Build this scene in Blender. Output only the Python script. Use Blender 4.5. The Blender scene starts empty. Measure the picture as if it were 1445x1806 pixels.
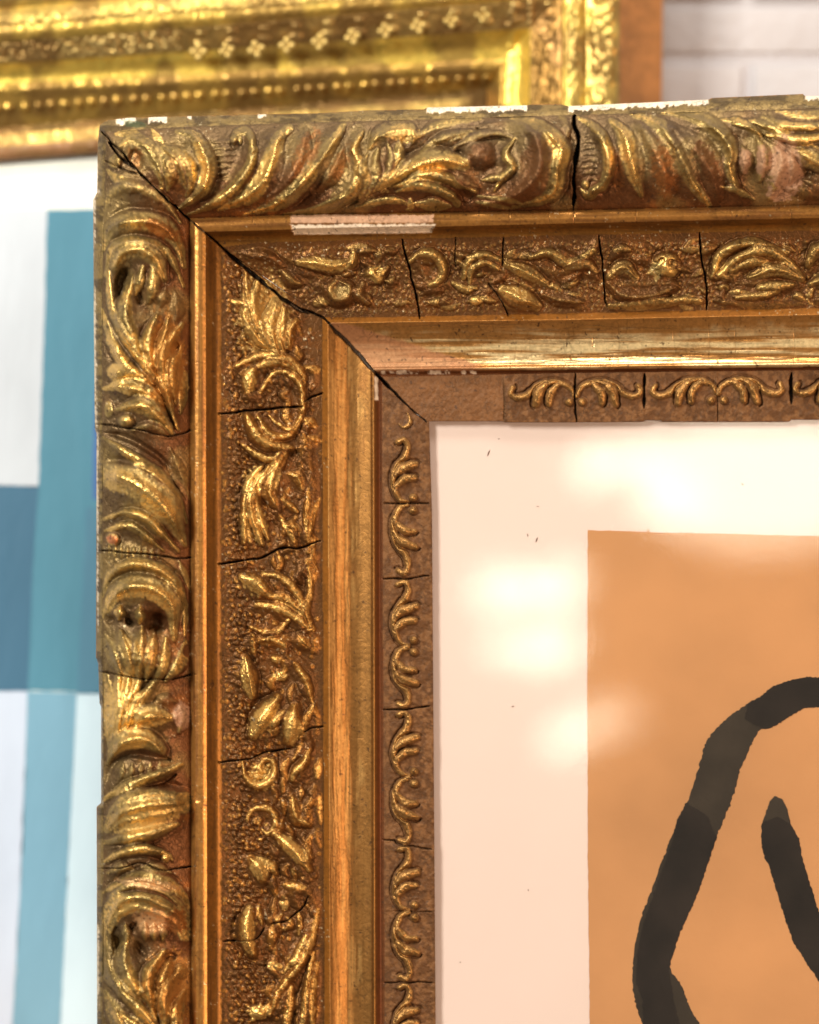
import bpy, math
import numpy as np
from mathutils import Vector

# ------------------------------------------------------------------ camera, world, lamps, exposure
S = 0.0002                      # metres per unit (one unit = 0.2 mm on the frame)
D = 0.90                        # camera distance from the sight edge of the frame
W, HH = 1445, 1806
scene = bpy.context.scene
scene.render.engine = 'CYCLES'
cam_d = bpy.data.cameras.new("camera"); cam = bpy.data.objects.new("camera", cam_d)
scene.collection.objects.link(cam); scene.camera = cam
cam.location = (0, -D, 0); cam.rotation_euler = (math.pi/2, 0, 0)
cam_d.sensor_fit = 'VERTICAL'; cam_d.sensor_height = 36
cam_d.lens = 36*D/(HH*S); cam_d.clip_start = 0.01; cam_d.clip_end = 50
cam_d.dof.use_dof = True; cam_d.dof.focus_distance = D-45*S; cam_d.dof.aperture_fstop = 3.1

world = bpy.data.worlds.new("World"); scene.world = world; world.use_nodes = True
bg = world.node_tree.nodes['Background']
bg.inputs[0].default_value = (1.0, 0.83, 0.67, 1); bg.inputs[1].default_value = 0.19

def area(name, loc, target, sx, sy, power, color, shape='RECTANGLE'):
    l = bpy.data.lights.new(name, 'AREA'); l.shape = shape; l.size = sx; l.size_y = sy
    l.energy = power; l.color = color
    o = bpy.data.objects.new(name, l); scene.collection.objects.link(o)
    o.location = loc
    d = Vector(target)-Vector(loc); o.rotation_euler = d.to_track_quat('-Z', 'Y').to_euler()
    return o
# warm room light from the right, low
area("warm_room_lamp", (1.15, -0.95, -0.35), (0.0, 0, -.05), 0.5, 0.9, 17, (1.0, 0.66, 0.40))
# daylight from the upper left, in front of the pictures
area("daylight_window", (-0.92, -1.20, 0.62), (0.0, 0, 0.0), 0.34, 0.5, 36, (1.0, 0.965, 0.82))
# light from above
area("skylight", (0.15, -0.60, 1.25), (0.0, 0, 0.05), 0.7, 0.3, 15, (1.0, 0.93, 0.80))
# unseen lamps added behind the camera to mirror as soft spots in the glass
def mirror_lamp(name, px, py, w, h, power, color=(1.0, 0.93, 0.75)):
    X, Z = (px-W/2)*S, (HH/2-py)*S
    L = 1.8; k = 1+L/D
    return area(name, (X*k, -L, Z*k), (X, 0, Z), w*S*k, h*S*k, power, color, 'ELLIPSE')
for i_, q_ in enumerate([(1075,812,110,44,.07),(1045,836,60,30,.03),(1135,800,60,50,.03),(1180,880,120,80,.06),
        (895,1030,110,40,.07),(960,1052,110,46,.07),(868,1058,60,26,.03),(1000,1020,70,50,.045),(905,1140,110,38,.06),(965,1152,90,44,.055),(1000,1130,50,40,.03),
        (1020,1290,110,36,.05),(1075,1262,110,50,.045),(990,1312,50,28,.025)]):
    mirror_lamp("added_reflection_lamp" + (".%03d" % i_ if i_ else ""), *q_[:4], q_[4]*.66)
mirror_lamp("added_broad_reflection", 1340, 845, 430, 250, .60, (1.0, 0.95, 0.78))  # unseen broad lamp added to brighten the upper right of the glass

scene.view_settings.view_transform = 'Standard'; scene.view_settings.look = 'None'
scene.view_settings.exposure = 0.0; scene.view_settings.gamma = 1.0

# ------------------------------------------------------------------ helpers
rng = np.random.default_rng(7)
def P(px, py, h):
    """point on the line of sight of (px,py) at height h (units) in front of the sight edge"""
    k = (D-np.asarray(h)*S)/D
    return (np.asarray(px)-W/2)*S*k, -np.asarray(h)*S, (HH/2-np.asarray(py))*S*k

def link(o, parent=None):
    scene.collection.objects.link(o)
    if parent is not None: o.parent = parent
    return o

def mesh_obj(name, co, faces, mat, parent=None, smooth=True, attrs=None):
    co = np.ascontiguousarray(co, dtype=np.float32); faces = np.ascontiguousarray(faces, dtype=np.int32)
    me = bpy.data.meshes.new(name)
    n = faces.shape[1]
    me.vertices.add(len(co)); me.vertices.foreach_set('co', co.ravel())
    me.loops.add(faces.size); me.loops.foreach_set('vertex_index', faces.ravel())
    me.polygons.add(len(faces))
    me.polygons.foreach_set('loop_start', np.arange(0, faces.size, n, dtype=np.int32))
    me.polygons.foreach_set('loop_total', np.full(len(faces), n, dtype=np.int32))
    if smooth: me.polygons.foreach_set('use_smooth', np.ones(len(faces), dtype=bool))
    if attrs:
        for k, v in attrs.items():
            if v.ndim == 2:
                a = me.attributes.new(k, 'FLOAT_COLOR', 'POINT'); a.data.foreach_set('color', np.ascontiguousarray(v, dtype=np.float32).ravel())
            else:
                a = me.attributes.new(k, 'FLOAT', 'POINT'); a.data.foreach_set('value', np.ascontiguousarray(v, dtype=np.float32))
    me.update(calc_edges=True); me.validate()
    me.materials.append(mat)
    return link(bpy.data.objects.new(name, me), parent)

def poly_prism(name, pts, h0, h1, mat, parent=None, smooth=False):
    """flat outline pts (image units) given a real thickness from height h0 (back) to h1 (front)"""
    n = len(pts)
    px = np.array([p[0] for p in pts], float); py = np.array([p[1] for p in pts], float)
    a = np.stack(P(px, py, np.full(n, h1)), 1)
    b = a.copy(); b[:, 1] = -h0*S
    me = bpy.data.meshes.new(name)
    fs = [list(range(n)), list(range(2*n-1, n-1, -1))]
    for i in range(n):
        j = (i+1) % n; fs.append([j, i, n+i, n+j])
    me.from_pydata([tuple(v) for v in np.vstack([a, b])], [], fs)
    me.update(); me.materials.append(mat)
    return link(bpy.data.objects.new(name, me), parent)

def vnoise(shape, cell, seed, cellx=None):
    r = np.random.default_rng(seed); cx = cellx or cell
    h, w = shape; gh, gw = int(h/cell)+3, int(w/cx)+3
    g = r.random((gh, gw))
    y = np.arange(h)/cell; x = np.arange(w)/cx
    yi = y.astype(int); xi = x.astype(int); fy = y-yi; fx = x-xi
    fy = fy*fy*(3-2*fy); fx = fx*fx*(3-2*fx)
    a = g[yi][:, xi]; b = g[yi][:, xi+1]; c = g[yi+1][:, xi]; d = g[yi+1][:, xi+1]
    fx = fx[None]; fy = fy[:, None]
    return (a*(1-fx)+b*fx)*(1-fy)+(c*(1-fx)+d*fx)*fy
def fbm(shape, cell, seed, octs=4, aspect=1.0):
    out = np.zeros(shape); amp = 1; tot = 0
    for i in range(octs):
        c = max(cell/2**i, 1.3)
        out += amp*vnoise(shape, c, seed+i*17, max(c*aspect, 1.3)); tot += amp; amp *= .55
    return out/tot
def sstep(a, b, x):
    t = np.clip((x-a)/(b-a), 0, 1); return t*t*(3-2*t)

RH, RW = 1860, 1500
SH = (RH, RW)
OX, OY = 0, 0
ORN = np.zeros(SH)       # carved relief
CREST = np.zeros(SH)     # rubbed crests of the ornament
GRV = np.zeros(SH)       # grooves
CUT = np.zeros(SH)       # cracks

def spline(pts, n=None):
    p = np.array(pts, float)
    if len(p) == 2:
        n = n or max(6, int(np.hypot(*(p[1]-p[0]))/2)); t = np.linspace(0, 1, n)[:, None]
        return p[0]*(1-t)+p[1]*t
    q = np.vstack([2*p[0]-p[1], p, 2*p[-1]-p[-2]])
    out = []
    for i in range(1, len(q)-2):
        L = np.hypot(*(q[i+1]-q[i])); m = max(4, int(L/2))
        t = np.linspace(0, 1, m, endpoint=(i == len(q)-3))[:, None]
        a, b, c, d = q[i-1], q[i], q[i+1], q[i+2]
        out.append(.5*((2*b)+(-a+c)*t+(2*a-5*b+4*c-d)*t*t+(-a+3*b-3*c+d)*t**3))
    return np.vstack(out)

def dist_field(pts, wmax, sp=True, signed=False):
    c = spline(pts) if sp else np.array(pts, float)
    x0 = int(max(0, c[:, 0].min()-wmax-2)); x1 = int(min(RW, c[:, 0].max()+wmax+3))
    y0 = int(max(0, c[:, 1].min()-wmax-2)); y1 = int(min(RH, c[:, 1].max()+wmax+3))
    if x1 <= x0 or y1 <= y0: return None
    X, Y = np.meshgrid(np.arange(x0, x1), np.arange(y0, y1))
    best = np.full(X.shape, 1e9); tt = np.zeros(X.shape); sg = np.zeros(X.shape)
    n = len(c)-1
    for i in range(n):
        a = c[i]; d = c[i+1]-a; L = d@d+1e-9
        t = np.clip(((X-a[0])*d[0]+(Y-a[1])*d[1])/L, 0, 1)
        e = (X-a[0]-t*d[0])**2+(Y-a[1]-t*d[1])**2
        m = e < best; best[m] = e[m]; tt[m] = ((i+t)/n)[m]
        if signed: sg[m] = np.sign((X-a[0])*d[1]-(Y-a[1])*d[0])[m]
    if signed: return (slice(y0, y1), slice(x0, x1)), np.sqrt(best), tt, sg
    return (slice(y0, y1), slice(x0, x1)), np.sqrt(best), tt

WARP = (fbm(SH, 11, 4242, 3)-.5)*2.4
def ridge(pts, w, h, taper=(0.35, 0.35), crest=1.0, moat=0.35, veins=0, power=0.75, mode='max', side=None, scoop=2.6):
    """a carved leaf edge: steep on the outside of its curve, a long hollow slope on the inside"""
    if moat == 0: scoop = 1.0
    r = dist_field(pts, w*scoop+3, signed=True)
    if r is None: return
    sl, d, t, sg = r
    p = np.array(pts, float); ch = p[-1]-p[0]; md = p[len(p)//2]-(p[0]+p[-1])/2
    cs = np.sign(md[0]*ch[1]-md[1]*ch[0]) if side is None else side
    if len(pts) == 2 or abs(cs) < .5: cs = 1
    inner = sg*cs < 0                       # the hollow side of the curve
    prof = np.minimum(1, np.minimum(taper[0]+(1-taper[0])*t*3, taper[1]+(1-taper[1])*(1-t)*3))
    prof = prof*(0.75+0.25*np.sin(np.pi*np.clip(t, 0, 1)))
    ww = w*prof; hh = h*(0.35+0.65*prof)
    d = d+WARP[sl]*min(2.0, w*.22)
    q = np.abs(d/ww)
    s = np.clip(1-q*q, 0, 1)**power
    if veins: s = s*(1-0.17*(1-np.cos(q*math.pi*veins)))
    qi = np.clip(d/(ww*scoop), 0, 1)
    slope = np.where(inner, .72*(1-qi)**1.5*(1-.10*(1-np.cos(qi*math.pi*6))), 0)
    v = hh*np.maximum(s, slope)
    cur = ORN[sl]
    if moat: cur = cur-moat*hh*.75*np.exp(-((q-1.2)/.24)**2)*(q > 1)*(~inner)
    ORN[sl] = np.where(v > .15, np.maximum(cur+v*.12, v*.85+np.minimum(cur, 10)*.3), cur)
    CREST[sl] = np.maximum(CREST[sl]*(1-0.6*(v > .25*hh)), crest*s)
def bump(x, y, rx, ry, h, ang=0, crest=0.8, moat=0.3):
    R = int(max(rx, ry)*1.6)+2
    x0, x1, y0, y1 = max(0, int(x-R)), min(RW, int(x+R)), max(0, int(y-R)), min(RH, int(y+R))
    X, Y = np.meshgrid(np.arange(x0, x1)-x, np.arange(y0, y1)-y)
    a = math.radians(ang); u = (X*math.cos(a)+Y*math.sin(a))/rx; v = (-X*math.sin(a)+Y*math.cos(a))/ry
    sl = (slice(y0, y1), slice(x0, x1)); q = np.sqrt(u*u+v*v)+WARP[sl]*.13*(max(rx, ry) > 6); s = np.clip(1-q*q, 0, 1)**.7
    sl = (slice(y0, y1), slice(x0, x1)); cur = ORN[sl]
    if h > 0:
        cur = cur-moat*h*.6*np.exp(-((q-1.2)/.2)**2)*(q > 1)
        ORN[sl] = np.where(s > 0, np.maximum(cur, h*s+cur*.2), cur); CREST[sl] = np.maximum(CREST[sl], crest*s)
    else:
        ORN[sl] = cur+h*sstep(0, .6, s); CREST[sl] *= 1-sstep(0, .5, s)
def groove(pts, w, dep, taper=True):
    r = dist_field(pts, w+2)
    if r is None: return
    sl, d, t = r
    ww = w*(np.minimum(1, np.minimum(.3+t*4, .3+(1-t)*4)) if taper else 1)
    s = np.clip(1-(d/ww)**2, 0, 1)
    ORN[sl] -= dep*s; CREST[sl] *= 1-.8*s; GRV[sl] = np.maximum(GRV[sl], s)
def crack(pts, w, dep=26):
    """jagged open crack; w = half width"""
    p = np.array(pts, float); c = spline(p) if len(p) > 2 else spline([p[0], p[1]])
    jr = np.random.default_rng(int(abs(p).sum())); j = jr.normal(0, .25, c.shape)+np.stack([np.interp(np.arange(len(c)), np.arange(0, len(c)+8, 7), jr.normal(0, .7, len(np.arange(0, len(c)+8, 7)))) for _ in (0, 1)], 1)*(1 if w > 1 else .4)
    c[1:-1] += j[1:-1]
    r = dist_field(c, w+3, sp=False)
    if r is None: return
    sl, d, t = r
    w = w*(.62 if w < 3 else .8)
    wn = w*(0.35+0.85*vnoise(d.shape, 11, int(p[0, 0])))*np.minimum(1, .35+np.minimum(t, 1-t)*7)
    s = sstep(wn+0.8, wn-0.6, d)
    CUT[sl] = np.maximum(CUT[sl], s*dep)

# ------------------------------------------------------------------ profile of the front frame
# corner point of each profile line, its x at the bottom of the side rail, its y at the right of the top rail, height
K = [
 # mitre            side rail line (x at y)                       top rail line (y at x)                 height
 ((176,220), [(216,177),(250,173),(340,172),(352,165),(560,166),(755,168),(765,171),(1160,170),(1170,174),(1240,176),(1246,179),(1416,179),(1423,171),(1860,172)],
             [(176,220),(190,212),(230,208),(300,206),(420,203),(560,200),(650,195),(748,193),(753,190),(930,186),(938,184),(990,184),(1003,188),(1012,187),(1120,182),(1250,176),(1256,173),(1416,166),(1421,170),(1500,168)], 56),
 ((187,233), [(230,187),(500,181),(1000,180),(1400,183),(1860,180)], [(187,233),(300,225),(500,217),(700,212),(1000,203),(1250,197),(1500,189)], 84),
 ((335,385), [(385,335),(1860,338)], [(335,385),(500,379),(1000,371),(1500,360)], 70),
 ((343,392), [(392,343),(1860,345)], [(343,392),(500,384),(1000,375),(1500,366)], 84),
 ((363,409), [(409,363),(1860,366)], [(363,409),(500,405),(760,400),(1000,394),(1500,383)], 82),
 ((392,436), [(436,390),(1860,392)], [(392,436),(450,428),(700,421),(1000,415),(1500,405)], 50),
 ((569,560), [(560,568),(1860,573)], [(569,560),(700,559),(1000,553),(1500,542)], 14),
 ((580,570), [(570,579),(1860,582)], [(580,570),(700,568),(1000,564),(1500,554)], 26),
 ((664,656), [(656,663),(1860,665)], [(664,656),(1000,652),(1500,646)], 12),
 ((674,665), [(665,674),(1860,679)], [(674,665),(1000,658),(1500,652)], 3),
 ((756,743), [(743,757),(900,762),(1860,769)], [(756,743),(886,743),(890,745),(1012,745),(1134,744),(1140,741),(1166,741),(1168,744),(1392,744),(1396,740),(1500,740)], 3),
]
NB = len(K)-1
def bulge(j, v):
    if j == 0: return 5*np.sin(np.pi*v)
    if j == 1: return 34*np.sin(np.pi*v)**.8
    if j == 2: return 0*v
    if j == 3: return 3*np.sin(np.pi*v)
    if j == 4: return -7*np.sin(np.pi*v)
    if j == 5: return -7*np.sin(np.pi*v)
    if j == 6: return 0*v
    if j == 7: return -15*np.sin(np.pi*min(v/.93, 1))**.9 + (5*np.sin(np.pi*(v-.9)/.1) if v > .9 else 0)
    if j == 8: return -6*np.sin(np.pi*v)
    return 1.0*np.sin(np.pi*v)**.5
def line_side(k, u):
    my = K[k][0][1]; y = my+(1850-my)*u
    l = np.array(K[k][1], float); x = np.interp(y, l[:, 0], l[:, 1])
    return x, y
def line_top(k, u):
    mx = K[k][0][0]; x = mx+(1490-mx)*u
    l = np.array(K[k][2], float); return x, np.interp(x, l[:, 0], l[:, 1])

# ------------------------------------------------------------------ ornament of the top rail, large moulding
def R(pts, w, h, **k):
    k.setdefault('veins', 2 if w >= 10 else 0)
    if k.get('crest', 1) < .3 and w >= 12: h *= 1.55; w *= 1.1
    ridge(pts, w*1.42+1, h*1.5, **k)
R([(205,236),(228,232),(248,238)], 7, 5)
R([(210,258),(236,246),(262,262),(282,300),(286,330)], 11, 9, moat=.2)
bump(240,282,13,20,-9,-25)
R([(268,228),(276,240),(288,252)], 4, 4)
R([(290,262),(306,276),(322,300),(332,330)], 20, 14, veins=3)
R([(283,272),(296,290),(300,312),(296,336)], 9, 9)
R([(303,262),(330,286),(340,318),(330,345)], 8, 13)
R([(312,232),(342,239),(361,272),(368,301),(354,338),(314,371)], 10.5, 18, taper=(.5,.2))
R([(443,246),(446,270),(436,301),(408,336),(370,364),(330,379)], 8, 15, taper=(.9,.2))
R([(412,250),(418,235),(434,231),(445,247),(443,266)], 6, 13, taper=(.8,.8))
bump(424,247,5,9,8)
for i in range(8): R([(376+i*2,252+i*11),(398,250+i*11),(420-i*3,251+i*11)], 3.2, 3, crest=.3, moat=0)
R([(512,225),(492,243),(482,276),(468,315),(436,346),(385,371)], 15, 17, taper=(.5,.2), crest=1)
R([(540,232),(530,275),(508,318),(470,352)], 18, 10, crest=.1, veins=2)
R([(606,221),(590,246),(566,282),(532,324),(489,360),(430,379)], 12, 19, taper=(.5,.2))
R([(604,262),(588,300),(560,335)], 13, 8, crest=.1)
R([(640,232),(625,262),(634,290),(630,322),(600,354),(560,370),(500,378)], 9, 16, taper=(.4,.2))
R([(612,290),(610,320),(585,345)], 9, 6, crest=.4)
# leaf fan
groove([(604,366),(650,346),(690,318),(728,284),(770,258),(830,232),(880,222)], 4, 9)
for q in ([(634,350),(648,322),(642,292),(648,272)], [(646,346),(666,318),(662,286),(668,262)], [(658,340),(684,310),(690,280),(684,252)],
          [(668,334),(702,302),(708,270),(706,252)]): R(q, 8, 11, crest=.55)
R([(652,262),(668,240),(694,228),(720,226),(730,238),(728,252)], 12, 15, crest=.8)
R([(700,254),(702,276),(698,290)], 5, 8)
R([(732,246),(760,226),(800,214),(850,210)], 7, 7, crest=.6)
R([(740,270),(775,248),(820,236),(850,232)], 8, 8, crest=.5)
R([(690,318),(722,300),(760,284),(795,283),(818,290)], 15, 19, taper=(.3,.8), veins=2)
R([(690,330),(722,322),(754,311),(785,314),(815,328),(838,338)], 9, 15, taper=(.2,.4), crest=.9)
R([(700,338),(740,328),(775,336),(800,348),(806,360)], 8, 14, taper=(.2,.9), crest=.8)
R([(628,366),(670,356),(705,354),(726,366)], 5, 8, crest=.8)
R([(724,352),(724,366),(716,370)], 5, 8)
R([(735,360),(765,362),(795,364)], 9, 12, crest=.8)
R([(800,300),(820,320),(842,330)], 7, 9, crest=.3)
bump(845,272,30,26,15,10, crest=.25)
R([(800,262),(835,243),(874,235),(906,245)], 6, 8, crest=.4)
groove([(842,249),(872,243),(905,246)], 3.5, 9)
R([(908,245),(892,272),(904,295),(884,318),(872,336)], 6.5, 13, crest=.9)
R([(850,318),(880,312),(900,300)], 5, 8, crest=.6)
bump(820,345,18,12,-8,20); bump(846,352,16,9,-7)
R([(862,216),(906,212),(940,234),(954,279),(938,322),(896,352),(850,362)], 19, 16, crest=.2, veins=2)
R([(900,209),(935,214),(967,232),(990,262),(984,294),(980,326),(962,350),(905,366)], 11.5, 22, taper=(.3,.25))
R([(985,200),(1000,225),(1002,240)], 6, 6, crest=.4)
for q in ([(842,346),(890,352),(930,362)], [(840,356),(870,362),(905,369)]): R(q, 4, 5, crest=.5)
# second half of the top rail
R([(1020,207),(1050,226),(1069,258),(1074,296),(1063,326),(1045,336)], 8.5, 18, taper=(.4,.8))
bump(1033,325,8,10,13); R([(1024,334),(1040,346),(1056,340)], 5, 9)
for i in range(8): R([(1028,240+i*11),(1044,238+i*11),(1060,243+i*11)], 3.2, 3, crest=.3, moat=0)
R([(1078,212),(1102,240),(1113,280),(1122,318),(1132,345)], 14, 19, taper=(.4,.3))
R([(1130,218),(1160,272),(1172,318),(1172,352)], 24, 12, crest=.15, veins=2)
R([(1112,200),(1160,218),(1196,262),(1220,318),(1250,362)], 13, 20, taper=(.3,.4))
R([(1185,222),(1232,270),(1256,310),(1266,350)], 20, 10, crest=.1, veins=2)
R([(1160,196),(1225,206),(1268,232),(1289,265),(1287,298),(1300,332)], 11, 18, taper=(.3,.5))
R([(1272,330),(1300,336),(1330,352)], 5, 8, crest=.6)
for q, w in (([(1309,258),(1316,282),(1310,306)], 9), ([(1336,244),(1348,276),(1340,318)], 9), ([(1362,246),(1380,282),(1366,326),(1358,350)], 15), ([(1392,262),(1402,292),(1394,320)], 12)): R(q, w, 14, crest=.5)
groove([(1290,222),(1345,240),(1395,274),(1450,316)], 4, 9)
R([(1272,210),(1312,218),(1344,240)], 6, 11); R([(1322,212),(1360,224),(1400,246),(1445,262)], 7, 11)
R([(1345,206),(1395,222),(1450,222),(1490,214)], 6, 12); R([(1370,196),(1420,204),(1480,196)], 6, 9)
R([(1352,238),(1400,246),(1450,242),(1490,236)], 6, 12); R([(1400,262),(1430,280),(1470,300)], 13, 16)
R([(1380,330),(1420,340),(1470,348)], 8, 8, crest=.3); R([(1420,318),(1450,330),(1490,336)], 8, 8, crest=.3)
# ------------------------------------------------------------------ side rail, large moulding
R([(190,300),(210,318),(244,332),(262,324)], 8, 9, crest=.8)
bump(203,284,12,16,11,20, crest=.9)
R([(184,372),(200,338),(236,330),(286,352),(318,392)], 9, 9, crest=.5)
R([(182,440),(196,402),(240,390),(288,400),(314,432),(324,470)], 13, 17, veins=2)
R([(186,486),(196,442),(228,425),(268,430),(302,456),(324,504)], 7, 13, crest=.8)
R([(202,468),(216,446),(246,440),(276,458),(290,492)], 13, 17, taper=(.7,.5))
bump(216,502,13,33,-20,8)
R([(190,478),(197,541),(218,588),(248,630),(288,686),(314,757)], 7, 17, taper=(.5,.3))
R([(180,548),(199,608),(226,648),(268,682),(300,724)], 7.5, 16, taper=(.5,.3))
R([(234,486),(221,546),(236,593),(254,630)], 11, 16, veins=1)
bump(244,520,8,22,-12,-12); R([(252,470),(246,500),(240,520)], 6, 10)
R([(268,470),(272,500),(262,534)], 9, 12, crest=.7); R([(292,510),(284,540)], 8, 8, crest=.4)
R([(311,520),(316,548),(310,566)], 8, 9, crest=.3)
R([(277,556),(263,593),(270,639),(282,672)], 9, 17)
R([(297,562),(288,604),(287,640),(298,690)], 9, 17)
R([(322,572),(303,600),(292,640),(297,700),(306,740)], 9, 15)
R([(320,612),(306,652),(310,712)], 8, 15); R([(327,656),(323,700),(318,730)], 6, 11)
bump(308,615,8,14,-10,15)
bump(214,656,28,20,15); R([(183,686),(215,682),(262,697),(301,752)], 11, 16, veins=2)
R([(206,722),(250,715),(282,737),(303,764)], 12, 17, veins=2); bump(222,742,16,13,14)
bump(192,722,10,16,9)
R([(232,758),(268,752),(300,770)], 6, 9, crest=.4)
groove([(181,763),(226,773),(277,804),(313,842),(333,867)], 7, 12)
R([(182,772),(234,807),(282,840),(313,881),(330,922)], 8, 16)
R([(190,838),(226,846),(272,876),(303,913),(325,960)], 23, 22, taper=(.9,.2), veins=2)
R([(300,790),(320,830),(334,880)], 5, 9, crest=.4)
R([(183,916),(221,904),(259,916),(293,948),(315,972)], 6.5, 14)
R([(184,936),(226,927),(257,945),(289,971)], 5.5, 12)
bump(198,951,13,13,14); 
for i in range(9): R([(192+i*11,958+i*1.2),(191+i*11,985)], 3, 4, crest=.5, moat=0)
groove([(232,984),(277,996),(308,1014),(331,1037)], 9, 13)
R([(316,990),(326,1010),(335,1040)], 5, 9, crest=.6)
R([(180,1052),(196,1012),(234,995),(277,1002),(310,1030),(326,1076),(326,1120)], 8, 16)
R([(184,1086),(203,1048),(236,1034),(277,1042),(302,1066),(306,1096),(308,1126)], 15, 20, veins=2)
bump(193,1092,11,11,-16); bump(232,1092,11,12,-18); bump(276,1098,20,18,-18)
R([(212,1070),(210,1092)], 8, 14); R([(248,1070),(246,1100)], 7, 13)
R([(186,1122),(198,1150),(214,1188)], 10, 14); R([(213,1112),(225,1150),(234,1193)], 10, 17); R([(251,1106),(248,1147),(244,1195)], 10, 17, veins=1)
R([(272,1116),(266,1160),(258,1200)], 9, 15); R([(293,1126),(288,1173),(274,1204)], 8, 13); R([(327,1130),(320,1165),(293,1200)], 9, 13, crest=.7)
bump(330,1148,8,12,-6)
for q in ([(186,1192),(192,1250),(194,1330)], [(208,1196),(206,1250),(197,1330)], [(226,1198),(216,1250),(200,1320)], [(246,1200),(228,1250),(204,1312)], [(270,1204),(240,1250),(208,1310)]):
    R(q, 7.5, 12, taper=(.8,.2), moat=.5)
R([(272,1240),(292,1234),(312,1238)], 7, 8, crest=.3); R([(236,1282),(262,1264),(302,1266)], 15, 17, veins=2)
R([(318,1246),(326,1264),(316,1290)], 12, 12, crest=.5)
R([(192,1348),(208,1316),(238,1303),(266,1308),(282,1324)], 14, 18, taper=(.3,.9), veins=2)
groove([(184,1392),(196,1350),(225,1330),(264,1332),(300,1340)], 9, 14)
for i in range(5): R([(218+i*16,1346),(214+i*16,1372)], 4, 4, crest=.5, moat=0)
R([(182,1410),(222,1388),(262,1374),(322,1348)], 7, 13, taper=(.5,.3))
groove([(196,1422),(225,1404),(272,1384),(310,1366)], 7, 12)
R([(190,1462),(214,1434),(262,1420),(322,1416)], 23, 20, taper=(.4,.9), veins=3)
R([(184,1486),(216,1480),(263,1471),(314,1454)], 9, 15)
R([(182,1520),(217,1504),(255,1497),(294,1506),(304,1516)], 7, 14); bump(292,1514,8,8,12)
groove([(186,1528),(216,1516),(256,1510),(290,1520)], 4, 8)
R([(190,1540),(215,1530),(240,1534)], 8, 9, crest=.5); R([(250,1530),(276,1532),(304,1540)], 9, 9, crest=.5)
R([(182,1574),(227,1552),(257,1548),(294,1558),(324,1582),(334,1612)], 10, 16, veins=1)
R([(188,1640),(203,1602),(236,1582),(284,1594),(318,1618),(328,1646)], 22, 19, veins=3, taper=(.6,.7))
groove([(210,1574),(244,1570),(284,1578),(314,1598)], 4, 8)
bump(207,1664,10,32,-20,-4); bump(236,1634,8,8,-12); bump(248,1682,11,26,-14,-18)
for x in (222,256,272,288): R([(x,1630),(x,1658)], 6, 12, crest=.6)
R([(184,1628),(186,1705),(226,1757),(272,1810),(290,1850)], 9, 18, taper=(.5,.6))
R([(226,1650),(218,1690),(236,1738),(268,1772)], 12, 17, veins=1)
R([(290,1676),(264,1716),(264,1750),(276,1800)], 9, 17); R([(300,1690),(286,1740),(288,1820)], 8, 16)
R([(315,1712),(292,1757),(294,1830)], 8, 16); bump(320,1714,11,14,14); R([(328,1746),(314,1780),(310,1850)], 9, 15)
bump(300,1688,12,8,-8); R([(186,1750),(205,1790),(240,1850)], 12, 14); R([(215,1790),(240,1810),(262,1850)], 10, 12)

# ------------------------------------------------------------------ inner ornament band, side rail
B = []
def b(pts, w, h=8, **k): B.append((pts, w, h, k))
b([(434,480),(439,539),(459,587),(487,623)], 8); b([(456,494),(448,539),(465,587),(490,623)], 6)
b([(428,552),(441,583),(463,605),(485,621)], 6); b([(487,535),(479,572),(485,605),(492,625)], 12, 10, veins=2)
b([(503,543),(496,594),(501,623)], 5); b([(524,566),(512,584),(510,612)], 8); b([(556,574),(563,623)], 5, 6)
b([(410,532),(428,536)], 4, 5); b([(540,600),(548,630),(562,644)], 6, 6); b([(537,648),(566,654)], 5, 6)
b([(418,645),(460,627),(507,634),(532,660),(536,715)], 6, 7); b([(440,652),(480,640),(512,646),(522,662)], 5, 6)
b([(459,694),(481,660),(507,658),(530,680),(534,711),(530,738),(512,758),(490,747),(476,734)], 4, 7)
b([(446,652),(440,672),(436,694)], 12, 9, veins=1); b([(430,700),(460,700)], 6, 5, crest=.3)
b([(436,734),(450,762),(476,782),(512,790)], 11, 10, veins=1); b([(456,736),(476,765),(507,769),(527,749)], 5, 8)
b([(428,785),(459,805),(481,809),(505,796)], 6, 8); b([(540,740),(556,752)], 7, 7); b([(545,770),(566,778)], 4, 7)
b([(505,800),(488,822),(470,840)], 8, 8)
b([(462,822),(441,850),(432,904),(431,957)], 6, 9); b([(474,824),(450,860),(443,894),(453,936),(462,959)], 6, 10)
b([(462,849),(454,879),(460,915),(474,952)], 4.5, 8); b([(484,832),(476,868),(484,888)], 11, 10)
b([(512,836),(526,842),(532,860)], 8, 7); b([(498,880),(524,902)], 4, 5); b([(503,926),(524,930)], 8, 7); b([(494,910),(520,955)], 4, 5)
b([(545,862),(541,910),(544,955)], 4, 6); b([(564,879),(551,915),(545,955)], 4, 6)
b([(427,1016),(448,1026),(478,1052)], 11, 10, veins=1); b([(466,1012),(500,1020),(524,1047),(540,1083),(552,1110)], 6, 8)
b([(476,1051),(505,1058),(532,1083)], 7, 7); b([(452,1066),(490,1072),(520,1088),(546,1110)], 6, 7)
b([(545,1000),(548,1040),(542,1070),(548,1104)], 4, 6); b([(442,1106),(484,1117),(510,1094)], 5, 7); bump(484,1097,9,9,8)
b([(454,1132),(478,1128),(500,1138)], 8, 7); b([(530,1126),(542,1138)], 9, 6); b([(446,1120),(448,1150)], 5, 7)
b([(433,1160),(440,1195),(446,1226)], 10, 12); bump(496,1193,14,9,10)
b([(480,1160),(500,1166)], 5, 6); b([(520,1170),(540,1200),(552,1240)], 5, 6)
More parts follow.
